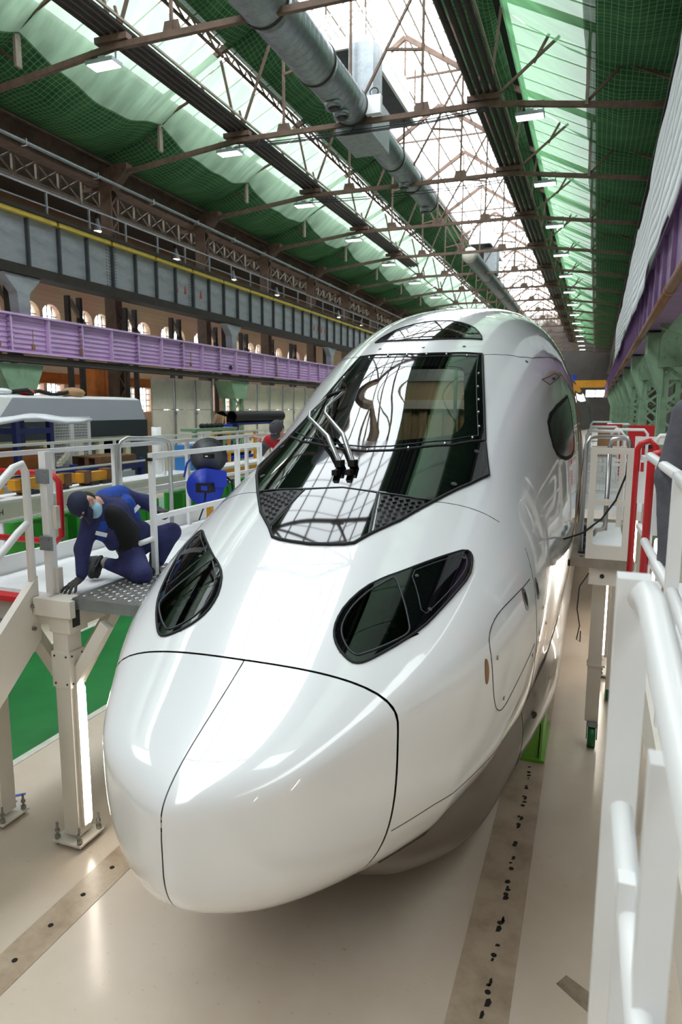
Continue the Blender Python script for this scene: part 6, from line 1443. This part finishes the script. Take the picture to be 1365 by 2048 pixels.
# --- worker kneeling on the flap
J = {'pelvis':(-3.365,4.395,2.085),'waist':(-3.385,4.32,2.20),'chest':(-3.415,4.215,2.335),'neck':(-3.44,4.11,2.43),'shR':(-3.43,4.03,2.365),'elR':(-3.462,3.93,2.12),'wrR':(-3.415,3.856,1.955),'shL':(-3.465,4.40,2.44),'elL':(-3.36,4.56,2.39),'wrL':(-3.262,4.56,2.325),
 'hipR':(-3.36,4.32,2.075),'hipL':(-3.345,4.455,2.08),'knR':(-3.115,4.15,1.91),'anR':(-3.46,4.215,1.945),'knL':(-3.19,4.655,2.14),'anL':(-3.235,4.525,1.93),'head':(-3.395,3.912,2.452)}
W1 = thing('person', 'kneeling person in navy and blue coveralls, dark cap and face mask', 'person', (-3.35,4.25,1.85))
c_ = lambda a, ra, b, rb, m: ('c', J[a] if isinstance(a, str) else a, ra, J[b] if isinstance(b, str) else b, rb, m)
bp = [c_('pelvis',.125,'waist',.125,0), c_('waist',.125,'chest',.135,0), c_('shR',.085,'shL',.085,0), c_('chest',.125,'neck',.07,0), c_('shR',.078,'elR',.056,0), c_('elR',.056,'wrR',.042,0), c_('shL',.078,'elL',.058,0), c_('elL',.058,'wrL',.042,0),
      c_('hipR',.10,'knR',.075,0), c_('knR',.072,'anR',.05,0), c_('hipL',.10,'knL',.075,0), c_('knL',.072,'anL',.055,0), c_('neck',.052,'head',.05,2),
      c_((-3.315,4.235,2.19),.095,(-3.35,4.14,2.32),.09,3), c_((-3.35,4.10,2.36),.055,(-3.315,4.25,2.12),.09,3),
      c_((-3.37,4.33,2.40),.07,(-3.34,4.36,2.31),.06,1), c_((-3.405,4.06,2.285),.07,(-3.395,4.06,2.22),.058,1), c_((-3.47,4.2,2.46),.07,(-3.46,4.36,2.47),.075,1), c_((-3.29,4.40,2.19),.075,(-3.25,4.37,2.10),.05,0), c_((-3.37,4.09,2.22),.06,(-3.35,4.12,2.12),.045,0)]
organic('body', bp, .014, [M['coverall'], M['royal'], M['skin'], M['shirt_black']], W1, .03)
f1 = DN*.80-AW*.35+RT*.35; u1 = -RT*.80-DN*.45-AW*.30
head(W1, J['head'], f1, u1, M['cap_navy'], M['skin'], .95)
hand(W1, (-3.425,3.835,1.915), (-.05,-.9,-.35), (0,-.3,-1), M['glove'], (.2,.25,.2), .03, 1)
hand(W1, (-3.245,4.56,2.335), (.75,-.1,-.1), (.25,0,-1), M['glove'], (.9,1.0,.8), .004, -1)
shoe(W1, (-3.535,4.225,1.985), (-3.515,4.10,1.87), (-.9,0,.15), M['shoe']); shoe(W1, (-3.275,4.545,1.862), (-3.17,4.36,1.862), (0,0,1), M['shoe'])
build(MB().tube([(-3.46,4.215,1.945),(-3.51,4.215,1.955)], .046, 12), 'sock', M['sock'], W1, True); build(MB().tube([(-3.235,4.525,1.95),(-3.245,4.53,1.90)], .048, 12), 'sock', M['sock'], W1, True)
for p, d in (((-3.29,4.33,2.36),(.04,.02,.05)),((-3.35,4.005,2.225),(.03,.05,-.02))):
    p = Vector(p); b = MB().bar(p-Vector(d)*.7, p+Vector(d)*.7, .03,.008, -AW); build(b, 'name_tag', M['white_enamel'], W1)
for p in ((-3.33,4.075,2.30),(-3.325,4.10,2.25),(-3.32,4.13,2.17),(-3.29,4.28,2.33)): build(MB().ball(p, .007, 6, 4), 'press_stud', M['aluminium'], W1)
# --- worker in red behind the nose on left platform
W2 = thing('person', 'bending person in red top and dark cap on the platform behind the windscreen', 'person', (-4.0,8.7,1.85))
b2 = [('c',(-3.75,8.75,2.50),.14,(-3.95,8.45,2.66),.15,0), ('c',(-4.13,8.40,2.70),.085,(-3.80,8.45,2.70),.085,0), ('c',(-4.15,8.40,2.70),.07,(-4.24,8.33,2.55),.055,1), ('c',(-4.24,8.33,2.55),.055,(-4.20,8.22,2.66),.042,1), ('c',(-4.20,8.22,2.66),.04,(-4.2,8.19,2.72),.034,2),
      ('c',(-3.78,8.45,2.70),.07,(-3.70,8.3,2.50),.055,1), ('c',(-3.70,8.3,2.50),.055,(-3.8,8.15,2.40),.042,1), ('c',(-3.96,8.42,2.72),.06,(-3.95,8.30,2.82),.055,2), ('c',(-3.78,8.80,2.48),.13,(-3.86,8.78,2.12),.08,3), ('c',(-3.86,8.78,2.12),.075,(-3.86,8.85,1.92),.05,3), ('c',(-3.66,8.80,2.48),.12,(-3.62,8.78,2.12),.08,3), ('c',(-3.62,8.78,2.12),.075,(-3.62,8.85,1.92),.05,3)]
organic('body', b2, .016, [M['red_cloth'], M['grey_cloth'], M['skin'], M['coverall']], W2, .03)
head(W2, (-3.95,8.26,2.86), Vector((-.15,-.55,-.8)), Vector((-.1,-.85,.5)), M['cap_grey'], M['skin'], 1.02, False)
hand(W2, (-4.21,8.19,2.745), (-.5,-.2,.2), (0,0,-1), M['skin'], (.8,.9,.7), .004, 1)
for x in (-3.86,-3.62): shoe(W2, (x,8.92,1.862), (x,8.68,1.862), (0,0,1), M['shoe'])
# --- person at the right edge, only a sleeve in view
W3 = thing('person', 'person in dark grey sleeve standing at the right edge of the photo', 'person', (0.585,3.500,1.840))
b3 = [('c',(0.595,3.510,2.620),.14,(0.595,3.490,3.020),.16,0), ('c',(0.415,3.470,3.120),.08,(0.775,3.510,3.120),.08,0), ('c',(0.395,3.470,3.120),.07,(0.330,3.430,2.840),.06,0), ('c',(0.330,3.430,2.840),.058,(0.350,3.410,2.46),.045,0), ('c',(0.350,3.410,2.46),.04,(0.350,3.400,2.40),.034,2), ('c',(0.785,3.510,3.100),.07,(0.835,3.470,2.820),.056,0), ('c',(0.835,3.470,2.820),.055,(0.795,3.330,2.640),.045,0),
      ('c',(0.595,3.490,3.100),.07,(0.595,3.450,3.300),.055,2), ('c',(0.535,3.510,2.600),.11,(0.525,3.490,2.220),.08,3), ('c',(0.525,3.490,2.220),.075,(0.525,3.530,1.920),.05,3), ('c',(0.655,3.510,2.600),.11,(0.665,3.490,2.220),.08,3), ('c',(0.665,3.490,2.220),.075,(0.665,3.530,1.920),.05,3)]
organic('body', b3, .018, [M['grey_cloth'], M['grey_cloth'], M['skin'], M['coverall']], W3, .03)
head(W3, (0.595,3.420,3.400), Vector((-.3,-.9,-.2)), Vector((0,-.1,1)), M['cap_grey'], M['skin'], 1.0, True, False)
hand(W3, (0.350,3.400,2.39), (0,-.1,-1), (.9,-.2,-.2), M['skin'], (.4,.5,.4), .01, 1)
for x in (.525,.665): shoe(W3, (x,3.59,1.85), (x,3.35,1.85), (0,0,1), M['shoe'])
